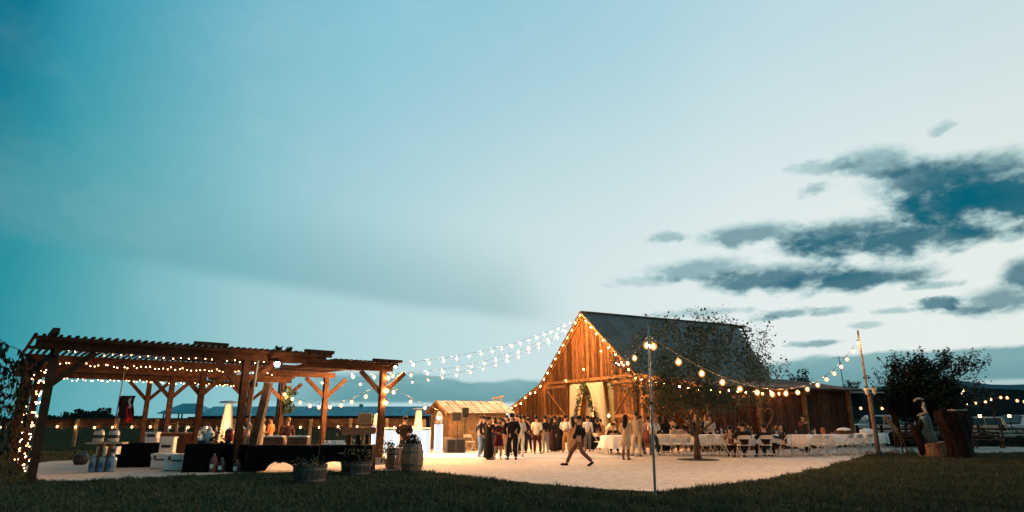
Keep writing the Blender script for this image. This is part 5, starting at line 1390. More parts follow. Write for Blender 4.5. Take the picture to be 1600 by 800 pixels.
for k, dx in enumerate((-.18, .20)):
    t = thing('carton', ['white carton on the jugs under the shelf, left one', 'white carton on the jugs under the shelf, right one'][k], 'carton', (c.x + dx, c.y + .12, .53), 0, 'cartons under the plank shelf'); MB().box((0, 0, .12), (.26, .22, .24)).build('box', M['white'], t); MB().box((0, -.115, .12), (.16, .012, .10)).build('label', M['maroon'], t)
c = G(125, 727); t = thing('bucket', 'round black bucket left of the plank shelf', 'bucket', (c.x, c.y, .02)); MB().lathe([(.17, 0), (.24, .1), (.25, .28), (.2, .36), (.12, .38)], 16).build('body', M['black'], t, True); MB().tube([(-.23, 0, .3), (-.15, 0, .46), (.15, 0, .46), (.23, 0, .3)], .01, 5).build('handle', M['steel'], t)
# banner on a pole
c = at(171, 700, 25.5); c.z = 0
t = thing('banner', 'dark banner with a red patch hung from a tall pole behind the plank shelf', 'banner', c)
MB().tube([(0, 0, 0), (.12, 0, 3.5)], .022, 6).build('pole', M['post'], t)
def flagmesh(x0, x1, z0, z1, amp):
    n = 10; vs = []; fs = []
    for j in range(6):
        for i in range(n + 1):
            u = i / n; v_ = j / 5; vs.append((x0 + (x1 - x0) * u + .04 * math.sin(v_ * 7), amp * math.sin(u * 9 + v_ * 2), z0 + (z1 - z0) * v_ - .12 * u * (1 - v_)))
    for j in range(5):
        for i in range(n): fs.append((j * 11 + i, j * 11 + i + 1, (j + 1) * 11 + i + 1, (j + 1) * 11 + i))
    return MB().add(vs, fs)
for args, m_, nm in (((.08, .74, 1.75, 2.52, .05), 'flagdark', 'cloth'), ((.40, .66, 1.55, 2.15, .07), 'flagred', 'red_cloth')):
    o = flagmesh(*args).build(nm, M[m_], t, True); o.modifiers.new('t', 'SOLIDIFY').thickness = .008
o = flagmesh(.50, .58, 2.1, 2.42, .08).build('white_cloth', M['cloth'], t, True); o.modifiers.new('t', 'SOLIDIFY').thickness = .008
# barrels and planters at the right pergola post
def barrel(label, px, py, rb, rm, h, rz, tub=False):
    c = G(px, py); t = thing('barrel' if not tub else 'barrel_planter', label, 'barrel' if not tub else 'planter', c, R(rz), None)
    n = 18; rt_ = rb if not tub else rb * 1.16
    prof = [(0, rb), (.25, rb + (rm - rb) * .75), (.5, rm), (.75, rt_ + (rm - rt_) * .75), (1, rt_)] if not tub else [(0, rb), (.5, rb * 1.1), (1, rt_)]
    vs = []
    for k in range(n):
        a0, a1 = 2 * PI * k / n + .012, 2 * PI * (k + 1) / n - .012
        vs = []; fs = []; m_ = len(prof); jit_ = rnd.uniform(-.004, .004)
        for f_, r_ in prof:
            for a, rr_ in ((a0, r_), (a1, r_), (a1, r_ - .03), (a0, r_ - .03)): vs.append(((rr_ + jit_) * math.cos(a), (rr_ + jit_) * math.sin(a), f_ * h))
        for i in range(m_ - 1):
            for q in range(4): q2 = (q + 1) % 4; fs.append((i * 4 + q, i * 4 + q2, (i + 1) * 4 + q2, (i + 1) * 4 + q))
        fs += [(3, 2, 1, 0), tuple((m_ - 1) * 4 + q for q in range(4))]
        MB().add(vs, fs).build('stave', M['barrel'] if not tub else M['tub'], t)
    def rad(f_):
        for (fa, ra), (fb, rb_) in zip(prof, prof[1:]):
            if fa <= f_ <= fb: return ra + (rb_ - ra) * (f_ - fa) / (fb - fa)
    for f_ in ((.06, .28, .72, .94) if not tub else (.15, .75)):
        MB().lathe([(rad(f_ - .03 if f_ > .03 else 0) + .004, f_ * h - .03), (rad(min(1, f_)) + .007, f_ * h), (rad(min(1, f_ + .03)) + .004, f_ * h + .03)], 28).build('hoop', M['hoop'], t)
    MB().lathe([(0, h - .06), (rt_ - .035, h - .055)], 20).build('head' if not tub else 'soil', M['barrel'] if not tub else M['soil'], t)
    return t, c, h, rt_
_, c, h, r_ = barrel('wine barrel with a dark trimmed shrub on top, nearest the lawn', 643, 738, .29, .36, .86, 10)
pl = thing('shrub', 'dark trimmed round shrub on top of the nearest wine barrel', 'shrub', (c.x, c.y, h - .05)); leaf_cloud([(.26 * math.cos(a) * q, .26 * math.sin(a) * q, .06 + .24 * math.sqrt(max(0, 1 - q * q)) * s) for a in [k * .35 for k in range(18)] for q in (.2, .6, .95) for s in (.3, 1)], 900, .06, .03, rg).build('foliage', M['leaf_dark'], pl)
barrel('smaller wine barrel just left of the one with the shrub', 617, 734, .24, .29, .70, 40)
t_, c, h, r_ = barrel('half barrel planter with a thin bare stem in front of the long black table', 483, 754, .38, .4, .46, 0, True)
def planted(label, c, h, r_, n, up, stem=None):
    t = thing('plant', label, 'plant', (c.x, c.y, h - .06), 0, None)
    leaf_cloud([(rg.uniform(-r_, r_) * .8, rg.uniform(-r_, r_) * .8, rg.uniform(0, up)) for _ in range(60)], int(n * 1.8), .075, .05, rg, -.3).build('foliage', M['leaf_dark'], t)
    if stem: MB().tube(stem, [.014] * (len(stem) - 1) + [.006], 6).build('stem', M['bark'], t)
planted('leafy plant with one tall thin stem in the half barrel before the long table', c, h, r_, 120, .18, [(.18, 0, 0), (.20, 0, .4), (.24, .02, .8), (.22, .02, 1.15)])
t_, c, h, r_ = barrel('half barrel planter full of green leaves near the right pergola post', 556, 742, .40, .42, .40, 20, True)
planted('thick green plants filling the half barrel near the right pergola post', c, h, r_, 520, .34)
c = G(575, 734); o = MB().prism([(-.22, -.14, 0), (.22, -.14, 0), (.2, .14, 0), (-.2, .14, 0)], (0, 0, 0), (0, 0, .26)).build('stone_block', M['stone'], None, False, c, .2); tag(o, 'square stone block between the leafy planter and the right pergola post', 'stone')
c = G(606, 733); t = thing('potted_shrub', 'dark leafy shrub in the shadow between the pergola post and the barrels', 'shrub', (c.x, c.y + .3, 0)); MB().lathe([(.14, 0), (.19, .3), (.17, .3)], 12).build('pot', M['tub'], t)
leaf_cloud([(rg.gauss(0, .12), rg.gauss(0, .12), rg.uniform(.3, .85)) for _ in range(40)], 420, .09, .06, rg).build('foliage', M['leaf_dark'], t)
# ------------------------------------------------------------------ trees
def limb(b, p, d, r, L, depth, rg, tips, bend=.35, up=.15):
    pts = [p.copy()]; n = 5; q = p.copy(); dd = d.normalized()
    for i in range(n):
        dd = (dd + Vector((rg.gauss(0, bend) * .3, rg.gauss(0, bend) * .3, rg.gauss(0, bend) * .2 + up * .2))).normalized()
        q = q + dd * L / n; pts.append(q.copy())
    b.tube(pts, [r * (1 - .5 * i / n) for i in range(n + 1)], 6 if depth > 1 else 4, cap=False)
    if depth == 0: tips.extend(pts[2:]); return
    for k in range(rg.choice((2, 3, 3))):
        f_ = rg.uniform(.45, 1.0); s_ = pts[min(n, int(f_ * n))]
        a = rg.uniform(0, 2 * PI); side = Vector((math.cos(a), math.sin(a), rg.uniform(-.1, .6)))
        limb(b, s_, dd * .7 + side * .75, r * .52, L * rg.uniform(.55, .8), depth - 1, rg, tips, bend, up)
    tips.append(pts[-1])
def leaves(b, pts, n, size, spread, rg, box=None):
    return leaf_cloud(pts, n, size, spread, rg)
rg = random.Random(21)
TC = G(1091, 719)
tree = thing('tree', 'small leafy tree with forked trunk growing through the patio before the right barn wing', 'tree', TC)
b = MB(); tips = []
b.tube([(0, 0, -.05), (-.02, 0, .35), (.0, 0, .75), (-.03, .02, .95)], [.17, .13, .115, .11], 10)
for d, L, r in [((-.28, .05, 1), 1.7, .085), ((.30, .1, 1), 1.6, .075), ((.05, -.1, 1), 1.9, .07), ((-.85, .1, .75), 1.7, .055), ((.8, -.1, .8), 1.6, .05), ((-.4, -.5, .9), 1.5, .05), ((.45, .5, .9), 1.5, .05)]:
    limb(b, Vector((-.03, .02, .9)), Vector(d), r, L, 2, rg, tips, .4, .25)
b.build('trunk', M['bark'], tree, True)
cl = []
for k in range(240):      # clumps inside the crown, denser low and in the middle
    while True:
        x, y, z = rg.uniform(-3.7, 3.7), rg.uniform(-2.4, 2.4), rg.uniform(-1.6, 2.2)
        if (x / 3.7) ** 2 + (y / 2.4) ** 2 + (z / 2.2) ** 2 < 1: break
    cl.append(Vector((x + .12, y, 3.75 + z)))
cl += [t for t in tips if t.z > 2.0][::2]
for k in range(28): cl.append(Vector((rg.uniform(-2.6, 2.9), rg.uniform(-1.8, 1.8), rg.uniform(2.05, 3.0))))
leaf_cloud(cl, 16500, .11, .21, rg).build('crown', M['leaf'], tree)
sb = MB(); sl = []
for k in range(22):
    x = rg.uniform(-2.0, 3.2); z0 = 4.9 - .28 * (x - .3) ** 2 * .5
    p = Vector((x, rg.uniform(-1.5, 1.5), max(2.6, z0))); d = Vector((rg.uniform(-.2, .2) + x * .14, rg.uniform(-.1, .1), rg.uniform(.55, 1.15)))
    sb.tube([p, p + d * .5 + Vector((rg.uniform(-.1, .1), 0, 0)), p + d], [.012, .009, .004], 4)
    for f_ in (.45, .7, .85, 1.0): sl += [p + d * f_] * 2
tag(sb.build('shoot', M['bark'], tree), kind='stuff'); leaf_cloud(sl, 380, .13, .06, rg).build('shoot_leaves', M['leaf'], tree)
tb = MB().lathe([(.85, .021), (.8, .03), (.4, .045), (.0, .05)], 20).build('soil_ring', M['soil'], None, False, TC); tag(tb, 'dark ring of bare soil around the foot of the patio tree', 'soil patch')
def ball_tree(label, px, Y, rx, rz_, zc, n, size, shoots, mt, cat='tree', trunk=.16, seed=1, grp=None):
    rg = random.Random(seed); c = at(px, 600, Y); c.z = 0
    t = thing('tree', label, cat, c, 0, grp)
    b = MB(); b.tube([(0, 0, -.1), (.05, 0, zc * .45), (0, 0, zc)], [trunk, trunk * .8, trunk * .5], 8)
    for k in range(6):
        a = k * 1.05; b.tube([(0, 0, zc * .5), (rx * .4 * math.cos(a), rx * .4 * math.sin(a), zc * .9), (rx * .75 * math.cos(a), rx * .75 * math.sin(a), zc + rz_ * .3)], [trunk * .4, trunk * .25, .02], 5)
    b.build('trunk', M['bark'], t)
    cl = []
    for k in range(420):
        while True:
            v = Vector((rg.uniform(-1, 1), rg.uniform(-1, 1), rg.uniform(-1, 1)))
            if v.length < 1: break
        q = 1 + .10 * math.sin(4 * math.atan2(v.y, v.x) + seed) + .08 * math.sin(7 * v.z + seed)
        cl.append(Vector((v.x * rx * q, v.y * rx * q, zc + v.z * rz_ * q)))
    leaf_cloud(cl, n, size, rx * .09, rg).build('crown', mt, t)
    if shoots:
        sb = MB(); sl = []
        for k in range(shoots):
            a = rg.uniform(-.9, 1.0); p = Vector((rx * .9 * math.sin(a) , rg.uniform(-.8, .8), zc + rz_ * .75 * math.cos(a)))
            d = Vector((math.sin(a) * 1.1 + rg.uniform(-.1, .3), 0, rg.uniform(.5, 1.3))) * (.5 + rx * .32)
            sb.tube([p, p + d * .5 + Vector((rg.uniform(-.1, .1), 0, .05)), p + d], [.02, .014, .006], 4)
            for f_ in (.3, .45, .6, .72, .85, 1.0): sl += [p + d * f_]
        tag(sb.build('shoot', M['bark'], t), kind='stuff'); leaf_cloud(sl, shoots * 22, size * 1.1, .09, rg).build('shoot_leaves', mt, t)
    return t
ball_tree('dense dark round tree with loose young shoots on top, right of the wooden pole', 1442, 37, 2.05, 1.75, 2.9, 16000, .18, 48, M['leaf_dark'], seed=2)
ball_tree('looser green tree spreading right behind the dense round tree', 1492, 41, 2.0, 1.7, 3.5, 1500, .16, 36, M['leaf'], seed=3)
ball_tree('small rounded tree just behind the left edge of the dense round tree', 1392, 43, 1.25, 1.2, 3.0, 2200, .16, 8, M['leaf_dark'], seed=4)
ball_tree('small round far tree peeking over the wing roof of the barn', 1251, 62, 1.1, .9, 4.9, 900, .22, 6, M['leaf_dark'], seed=5)
ball_tree('dark pointed far conifer behind the right end of the wing roof', 1336, 75, .9, 1.5, 4.2, 900, .25, 5, M['leaf_far'], seed=6)
ball_tree('slim dark tree top left of the leaning mast', 1324, 78, .5, 1.2, 4.3, 300, .25, 3, M['leaf_far'], seed=7)
# bare bent young tree at the far right
c = at(1566, 690, 36); c.z = 0
t = thing('tree', 'thin bent bare young tree at the right edge beside the parked cars', 'tree', c); b = MB(); tips = []
b.tube([(0, 0, 0), (.12, 0, .55), (.05, 0, 1.1), (-.18, 0, 1.7), (-.1, 0, 2.3)], [.07, .06, .05, .045, .03], 7)
for d in ((-.6, 0, 1), (.6, .1, .8), (.1, .2, 1), (.8, -.2, .5), (-.8, .1, .5)): limb(b, Vector((-.12, 0, 1.9)), Vector(d), .028, .8, 1, rg, tips)
b.build('trunk', M['bark'], t); leaf_cloud(tips, 160, .10, .12, rg).build('crown', M['leaf_dark'], t)
# willow at the left edge
rg = random.Random(5)
c = Vector((-15.75, 17.4, 0)); t = thing('willow_tree', 'weeping willow hanging its strands beside the left pergola posts', 'tree', c)
b = MB(); b.tube([(-1.4, .6, 0), (-1.3, .6, 1.6), (-1.1, .5, 2.8)], [.28, .22, .16], 9); sl = []
tw = MB()
for k in range(44):
    a = rg.uniform(-.5, 2.4); r_ = rg.uniform(.3, 2.6); x, y = -.9 + r_ * math.cos(a - .8) * .95, .5 + r_ * math.sin(a - .8)
    top = rg.uniform(3.5, 4.3) - .12 * r_; L = rg.uniform(1.2, 3.4)
    p0 = Vector((-1.1, .5, 2.8)); p1 = Vector((x * .6 - .4, y * .6 + .2, top + .05)); p2 = Vector((x, y, top - .25))
    if k % 4 == 0: b.tube([p0, p0.lerp(p1, .6) + Vector((0, 0, .25)), p1, p2], [.06, .04, .02, .01], 5)
    q = p2.copy(); line = [q.copy()]
    for i in range(8): q = q + Vector((rg.gauss(0, .025), rg.gauss(0, .025), -L / 8)); line.append(q.copy())
    tw.tube(line, .006, 3, cap=False)
    for p in line: sl += [p] * 2
for arc in ([(-1.1, .5, 2.9), (-.3, .2, 3.65), (.5, .0, 4.05), (1.2, -.1, 3.95), (1.55, -.1, 3.6)], [(-1.1, .5, 2.9), (-.5, .2, 3.5), (.1, .0, 3.75), (.6, 0, 3.5)]):
    pts = [Vector(p) for p in arc]; b.tube(pts, [.04, .025, .016, .011, .006][:len(pts)], 5)
    for p in along(pts, 26, .3, 1): sl += [p, p - Vector((0, 0, .12)), p - Vector((0, 0, .25)), p - Vector((0, 0, rg.uniform(.2, .6)))]
b.build('trunk', M['bark'], t); tw.build('strand', M['bark'], t)
leaf_cloud(sl, 3000, .10, .035, rg, droop=1.6).build('crown', M['leaf_dark'], t)
# far wood on the left, seen as one mass
rg = random.Random(9); b = MB()
for k in range(46):
    px = rg.uniform(60, 262); Y = rg.uniform(150, 175); c = at(px, 650, Y)
    h = (rg.uniform(1.2, 2.2) if not 80 < px < 165 else rg.uniform(1.8, 4.0)) * (1 if px < 200 or rg.random() < .5 else .8)
    for j in range(90):
        zz = rg.random() ** 1.2 * h; v = Vector((rg.gauss(0, .9) * (1.35 - zz / h), rg.gauss(0, .8), 0))
        q = Vector((c.x + v.x, Y + v.y, zz)); s_ = rg.uniform(.25, .6)
        a = rg.uniform(0, PI); d = Vector((math.cos(a), rg.uniform(-.3, .3), math.sin(a))) * s_; e = Vector((-math.sin(a), 0, math.cos(a))) * s_ * .7
        b.add([q - d, q - e, q + d, q + e], [(0, 1, 2, 3)])
o = b.build('treeline', M['leaf_far']); tag(o, kind='stuff')
# far hedge on the right under the hill
for px, Y, lab in ((437, 62, 'two dark upright leaf sprays of a tall plant showing above the pergola roof'),):
    c = at(px, 600, Y); c.z = 0; t = thing('palm_plant', lab, 'plant', c)
    MB().tube([(0, 0, 0), (0, 0, 7.3)], [.14, .1], 7).build('trunk', M['bark'], t); b = MB()
    for x, lean in ((-.3, -.1), (.35, .25)): b.add(leaf_cloud([(x + lean * k * .15, 0, 7.2 + k * .12) for k in range(10)], 120, .35, .10, rg, -.9).v, []); 
    lc = leaf_cloud([(x + lean * k * .16, 0, 7.1 + k * .13) for x, lean in ((-.3, -.1), (.3, .25)) for k in range(10)], 260, .35, .09, rg, -.9); lc.build('crown', M['leaf_far'], t)
# hanging fern on the second pergola post
c = pw(10.3, 9.9, 3.1); t = thing('hanging_plant', 'dry leafy plant hanging on the pergola post behind the fairy lights', 'plant', c); leaf_cloud([(rg.gauss(0, .1), rg.gauss(0, .1), -k * .06) for k in range(18)], 260, .16, .06, rg, 1.0).build('foliage', M['leaf'], t)
MB().lathe([(.1, -.1), (.14, .08)], 10).build('pot', M['tub'], t)
# mast
c = at(1326, 640, 70); c.z = 0; t = thing('antenna_mast', 'thin leaning antenna mast far behind the barn wing', 'mast', c); MB().tube([(0, 0, 0), (-.32, 0, 8.4)], [.07, .05], 6).build('mast', M['steel'], t); MB().tube([(-1.1, 0, 8.2), (.4, 0, 8.25)], .03, 5).build('crossarm', M['steel'], t)

# ------------------------------------------------------------------ right hand side
ct = thing('carport', 'dark low carport with pale roof edge right of the barn wing', 'carport', at(1390, 650, 40) * 1.0, R(8)); ct.location.z = 0
MB().prism([(-2.6, -1.6, 3.05), (2.6, -1.6, 3.05), (2.6, 2.6, 3.3), (-2.6, 2.6, 3.3)], (0, 0, 0), (0, 0, .07)).build('roof', M['metal_roof_pale'], ct)
for x in (-2.4, -.9, .7, 2.4):
    MB().box((x, -1.4, 1.52), (.16, .16, 3.05)).build('post', M['barn_dark'], ct); MB().box((x, 2.4, 1.62), (.16, .16, 3.22)).build('post', M['barn_dark'], ct)
MB().bar((-2.5, -1.4, 2.94), (2.5, -1.4, 2.94), .1, .16).build('beam', M['barn_dark'], ct)
string('bulb row along the fence under the carport right of the barn', [at(1345, 637, 43), at(1376, 637.5, 43), at(1415, 635.5, 43), at(1430, 637, 43)], 6, _fence_bulb, 'lights in the car park', drop=.02, size=1.2)
string('bulb row strung above the parked cars at the right edge', [at(1472, 632, 44), at(1500, 631, 44), at(1530, 628, 44), at(1553, 623, 44), at(1566, 619, 44), at(1600, 628, 44)], 11, _fence_bulb, 'lights in the car park', drop=.02, size=1.25, jit=.12)
cf = thing('fence', 'low dark rail fence in front of the parked cars', 'fence', at(1480, 660, 42)); cf.location.z = 0
for k in range(12): MB().box((-6 + k * 1.6, 0, .6), (.12, .12, 1.2)).build('post', M['barn_dark'], cf)
for z in (.45, .95): MB().box((2.8, 0, z), (17.6, .05, .12)).build('rail', M['barn_dark'], cf)
def car(label, px, Y, rz, m, kind='truck', lit=False):
    c = at(px, 650, Y); c.z = 0
    t = thing('parked_truck' if kind == 'truck' else 'parked_car', label, 'pickup' if kind == 'truck' else 'car', c, R(rz), 'vehicles parked behind the patio')
    L = 5.4 if kind == 'truck' else 4.6; W = 1.9 if kind == 'truck' else 1.78
    if kind == 'truck': prof = [(-2.7, .5), (-2.7, 1.08), (-.75, 1.12), (-.68, 1.85), (.62, 1.86), (1.25, 1.20), (2.55, 1.10), (2.7, .95), (2.7, .5)]
    elif kind == 'suv': prof = [(-2.3, .45), (-2.3, 1.1), (-2.1, 1.72), (.45, 1.74), (1.15, 1.12), (2.2, 1.0), (2.3, .8), (2.3, .42)]
    else: prof = [(-2.3, .45), (-2.3, .95), (-1.6, 1.02), (-1.0, 1.42), (.35, 1.44), (1.15, 1.0), (2.15, .88), (2.3, .7), (2.3, .42)]
    zb = 1.1 if kind != 'car' else .98
    vs = []; n = len(prof)
    for sgn in (-1, 1):
        for x, z in prof: vs.append((x, sgn * (W / 2 - (max(0, z - zb) * .22)), z))
    fs = [tuple(range(n - 1, -1, -1)), tuple(range(n, 2 * n))] + [(i, (i + 1) % n, n + (i + 1) % n, n + i) for i in range(n)]
    bo = MB().add(vs, fs).build('body', m, t); bv = bo.modifiers.new('b', 'BEVEL'); bv.width = .06; bv.segments = 2
    xs = (-.55, .5) if kind == 'truck' else ((-1.95, .35) if kind == 'suv' else (-.9, .3))
    zt = max(z for x, z in prof) - .1
    for sgn in (-1, 1):
        ya, yc = sgn * (W / 2 - .03), sgn * (W / 2 - (zt - zb) * .22 + .012)
        k_ = 2; xa = xs[0]; dx = (xs[1] - xs[0]) / k_
        for i in range(k_):
            x0, x1 = xa + dx * i + .04, xa + dx * (i + 1) - .04
            ext = .45 if i == k_ - 1 else 0
            MB().prism([(x0, ya, zb + .06), (x1 + ext, ya, zb + .06), (x1, yc, zt), (x0, yc, zt)], (0, 0, 0), (0, sgn * .02, 0)).build('window', M['carglass'], t)
    px0, pz0 = prof[4] if kind != 'suv' else prof[3]; px1, pz1 = prof[5] if kind != 'suv' else prof[4]
    MB().prism([(px0 + .06, -W / 2 + .28, pz0 - .06), (px0 + .06, W / 2 - .28, pz0 - .06), (px1 - .05, W / 2 - .12, pz1 + .05), (px1 - .05, -W / 2 + .12, pz1 + .05)], (0, 0, 0), (.05, 0, .05)).build('windscreen', M['carglass'], t)
    for x in (-L / 2 + .95, L / 2 - .9):
        for sgn in (-1, 1):
            w_ = MB().tube([(x, sgn * (W / 2 - .22), .36), (x, sgn * (W / 2 + .01), .36)], .36, 18).build('wheel', M['tyre'], t)
            MB().tube([(x, sgn * (W / 2 - .02), .36), (x, sgn * (W / 2 + .025), .36)], .21, 14).build('rim', M['rim'], w_)
    fx = L / 2 if kind == 'truck' else 2.3
    for sgn in (-1, 1):
        MB().box((fx - .01, sgn * (W / 2 - .25), .80), (.06, .34, .16)).build('headlight', M['headlight'] if lit else M['headoff'], t)
        MB().box((-fx, sgn * (W / 2 - .12), .9), (.05, .16, .28)).build('tail_light', M['red'], t)
    MB().box((fx + .03, 0, .5), (.1, W - .1, .2)).build('bumper', M['rim'], t); MB().box((fx, 0, .78), (.05, W - .95, .2)).build('grille', M['black'], t)
car('white pickup truck parked just right of the barn wing', 1372, 49, 170, M['carwhite'])
car('silver sports utility car beside the white pickup under the carport', 1424, 52, 200, M['carsilver'], 'suv')
car('beige van like car behind the big old stump', 1508, 47, 175, M['carbeige'], 'suv')
car('white car parked right of the lit lantern post', 1550, 50, 215, M['carwhite'], 'car')
car('silver pickup truck parked at the right edge', 1592, 48, 195, M['carsilver'])
car('dark car parked between the beige car and the white car', 1532, 55, 200, M['cardark'], 'car')
car('white sports utility car parked behind the dark round tree', 1468, 56, 190, M['carwhite'], 'suv')
# lamp posts
c = G(1375, 715); t = thing('lamp_post', 'dark lamp post with two unlit pale lanterns beside the wooden pole', 'lamp post', c)
hh = at(1373, 604, c.y).z
MB().lathe([(.11, 0), (.11, .25), (.06, .32), (.045, hh - .35), (.05, hh - .30)], 10).build('post', M['black'], t)
MB().tube([(-.17, 0, hh - .36), (0, 0, hh - .45), (.17, 0, hh - .36)], .018, 6).build('arm', M['black'], t)
for s in (-1, 1):
    l_ = MB().lathe([(.06, hh - .34), (.13, hh - .08), (.13, hh - .06), (.05, hh - .02)], 6, (s * .17, 0, 0)).build('lantern', M['shade'], t); MB().lathe([(.14, hh - .06), (.05, hh + .02), (.0, hh + .06)], 6, (s * .17, 0, 0)).build('lantern_cap', M['black'], l_)
c = at(1516, 690, 39); c.z = 0; hh = at(1513, 606, 39).z; t = thing('lamp_post', 'lamp post with one lit warm lantern in front of the parked cars', 'lamp post', c)
MB().lathe([(.09, 0), (.09, .2), (.05, .28), (.04, hh - .55)], 10).build('post', M['black'], t)
l_ = MB().lathe([(.10, hh - .52), (.19, hh - .10), (.19, hh - .08)], 6).build('lantern', M['lit'], t); MB().lathe([(.22, hh - .08), (.08, hh + .04), (0, hh + .08)], 6).build('lantern_cap', M['black'], l_)
MB().lathe([(.11, hh - .58), (.11, hh - .52)], 6).build('collar', M['black'], t)
# small ground lanterns
for px, py, Y, wh in ((1513, 651, 42.5, 'below the lit lantern post'), (1531, 650, 42.5, 'between the lit lantern post and the bent tree'), (1577, 650, 42.5, 'right of the bent tree'), (1477, 641, 46, 'left of the old stump top'), (1494, 622, 46, 'high up left of the lit lantern')):
    p = at(px, py, Y); t = thing('lantern', 'small square warm light ' + wh, 'lantern', (p.x, p.y, p.z), 0, 'small lights near the parked cars')
    MB().box((0, 0, 0), (.13, .13, .16)).build('glow', M['lit'], t); MB().box((0, 0, .1), (.17, .17, .03)).build('cap', M['black'], t); MB().box((0, 0, -p.z / 2 - .08), (.05, .05, p.z)).build('stake', M['black'], t)
# sawn stump, upright slab, bleached branch and large old stump
c = G(1459, 714); t = thing('log_stump', 'short sawn log stump with pale cut face standing at the lawn edge', 'stump', c)
b = MB(); n = 22; pr = []
for z, q in ((0, 1.08), (.2, 1.0), (.5, .97), (.60, .99)):
    for k in range(n): a = 2 * PI * k / n; r_ = .56 * q * (1 + .05 * math.sin(3 * a + 1) + .03 * math.sin(7 * a)); pr.append((r_ * math.cos(a), r_ * math.sin(a) * .85, z + (.05 * math.cos(a) if z > .55 else 0)))
fs = [(i * n + k, i * n + (k + 1) % n, (i + 1) * n + (k + 1) % n, (i + 1) * n + k) for i in range(3) for k in range(n)]
b.add(pr, fs + [tuple(3 * n + k for k in range(n))]).build('trunk', M['log'], t)
b = MB(); b.v = []; vs = []
sl_ = thing('driftwood_slab', 'upright grey blue driftwood slab standing on the sawn stump', 'driftwood', (c.x - .05, c.y, .62))
prof = [(-.24, .0, .22), (-.30, .02, .20), (-.26, .05, .20), (-.20, .0, .20), (-.23, -.02, .16)]
vs = []; fs = []; zz = (0, .35, .7, 1.0, 1.13); hw = (.30, .27, .25, .24, .18); off = (.08, .02, -.04, -.06, -.05)
for z, w_, o_ in zip(zz, hw, off):
    for k in range(12): a = 2 * PI * k / 12; vs.append((o_ + w_ * math.cos(a), .13 * math.sin(a), z + .03 * math.sin(a * 3)))
for i in range(4):
    for k in range(12): fs.append((i * 12 + k, i * 12 + (k + 1) % 12, (i + 1) * 12 + (k + 1) % 12, (i + 1) * 12 + k))
fs += [tuple(reversed(range(12))), tuple(48 + k for k in range(12))]
MB().add(vs, fs).build('slab', M['slab'], sl_, True)
dwt = thing('gnarled_root', 'brown gnarled root leaning at the left of the grey blue slab', 'driftwood', (c.x - .42, c.y - .05, .0))
MB().tube([(.1, 0, .05), (-.08, 0, .6), (-.2, 0, 1.1), (-.38, .02, 1.4)], [.24, .19, .17, .08], 9).tube([(-.18, 0, 1.05), (.05, .0, 1.45), (.02, 0, 1.6)], [.15, .12, .05], 8).build('root', M['stump'], dwt, True)
bl = thing('bleached_branch', 'pale bent piece of bleached wood perched above the grey blue slab', 'driftwood', (c.x - .1, c.y, .0))
MB().tube([(-.40, 0, 2.34), (-.28, 0, 2.45), (-.10, 0, 2.49), (.06, 0, 2.44)], [.02, .045, .05, .035], 8).tube([(.06, 0, 2.34), (.0, 0, 2.1), (.10, 0, 1.86), (-.22, 0, 1.80)], [.04, .075, .09, .04], 8).tube([(-.22, 0, 1.80), (-.34, 0, 1.72)], [.04, .02], 7).build('branch', M['bleached'], bl, True)
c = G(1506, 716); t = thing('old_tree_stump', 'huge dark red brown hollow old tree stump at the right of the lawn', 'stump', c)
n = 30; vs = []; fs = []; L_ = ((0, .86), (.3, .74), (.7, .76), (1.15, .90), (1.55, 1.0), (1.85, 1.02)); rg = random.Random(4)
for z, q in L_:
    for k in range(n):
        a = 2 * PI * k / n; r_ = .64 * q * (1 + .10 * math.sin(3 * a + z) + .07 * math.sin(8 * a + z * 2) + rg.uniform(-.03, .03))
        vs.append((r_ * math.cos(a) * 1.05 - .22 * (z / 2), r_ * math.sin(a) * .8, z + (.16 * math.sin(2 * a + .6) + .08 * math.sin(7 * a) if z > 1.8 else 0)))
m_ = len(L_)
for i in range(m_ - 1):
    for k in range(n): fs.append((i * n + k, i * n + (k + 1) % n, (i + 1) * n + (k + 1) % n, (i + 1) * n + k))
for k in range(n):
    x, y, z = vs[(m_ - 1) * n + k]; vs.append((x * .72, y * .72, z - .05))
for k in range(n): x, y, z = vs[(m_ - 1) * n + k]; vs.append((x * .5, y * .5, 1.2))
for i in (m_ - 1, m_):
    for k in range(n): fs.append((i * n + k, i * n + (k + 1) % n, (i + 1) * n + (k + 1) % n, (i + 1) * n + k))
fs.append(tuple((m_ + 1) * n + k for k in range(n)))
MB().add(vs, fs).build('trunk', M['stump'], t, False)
pl = tag(MB().prism([(-.30, -.2, 0), (.32, -.2, 0), (.36, .2, 0), (-.28, .2, 0)], (0, 0, 0), (.0, 0, .05)).build('flat_board', M['bleached'], None, False, (c.x + .0, c.y - .1, 1.95), .2), 'pale flat board lying on top of the huge old stump', 'board')
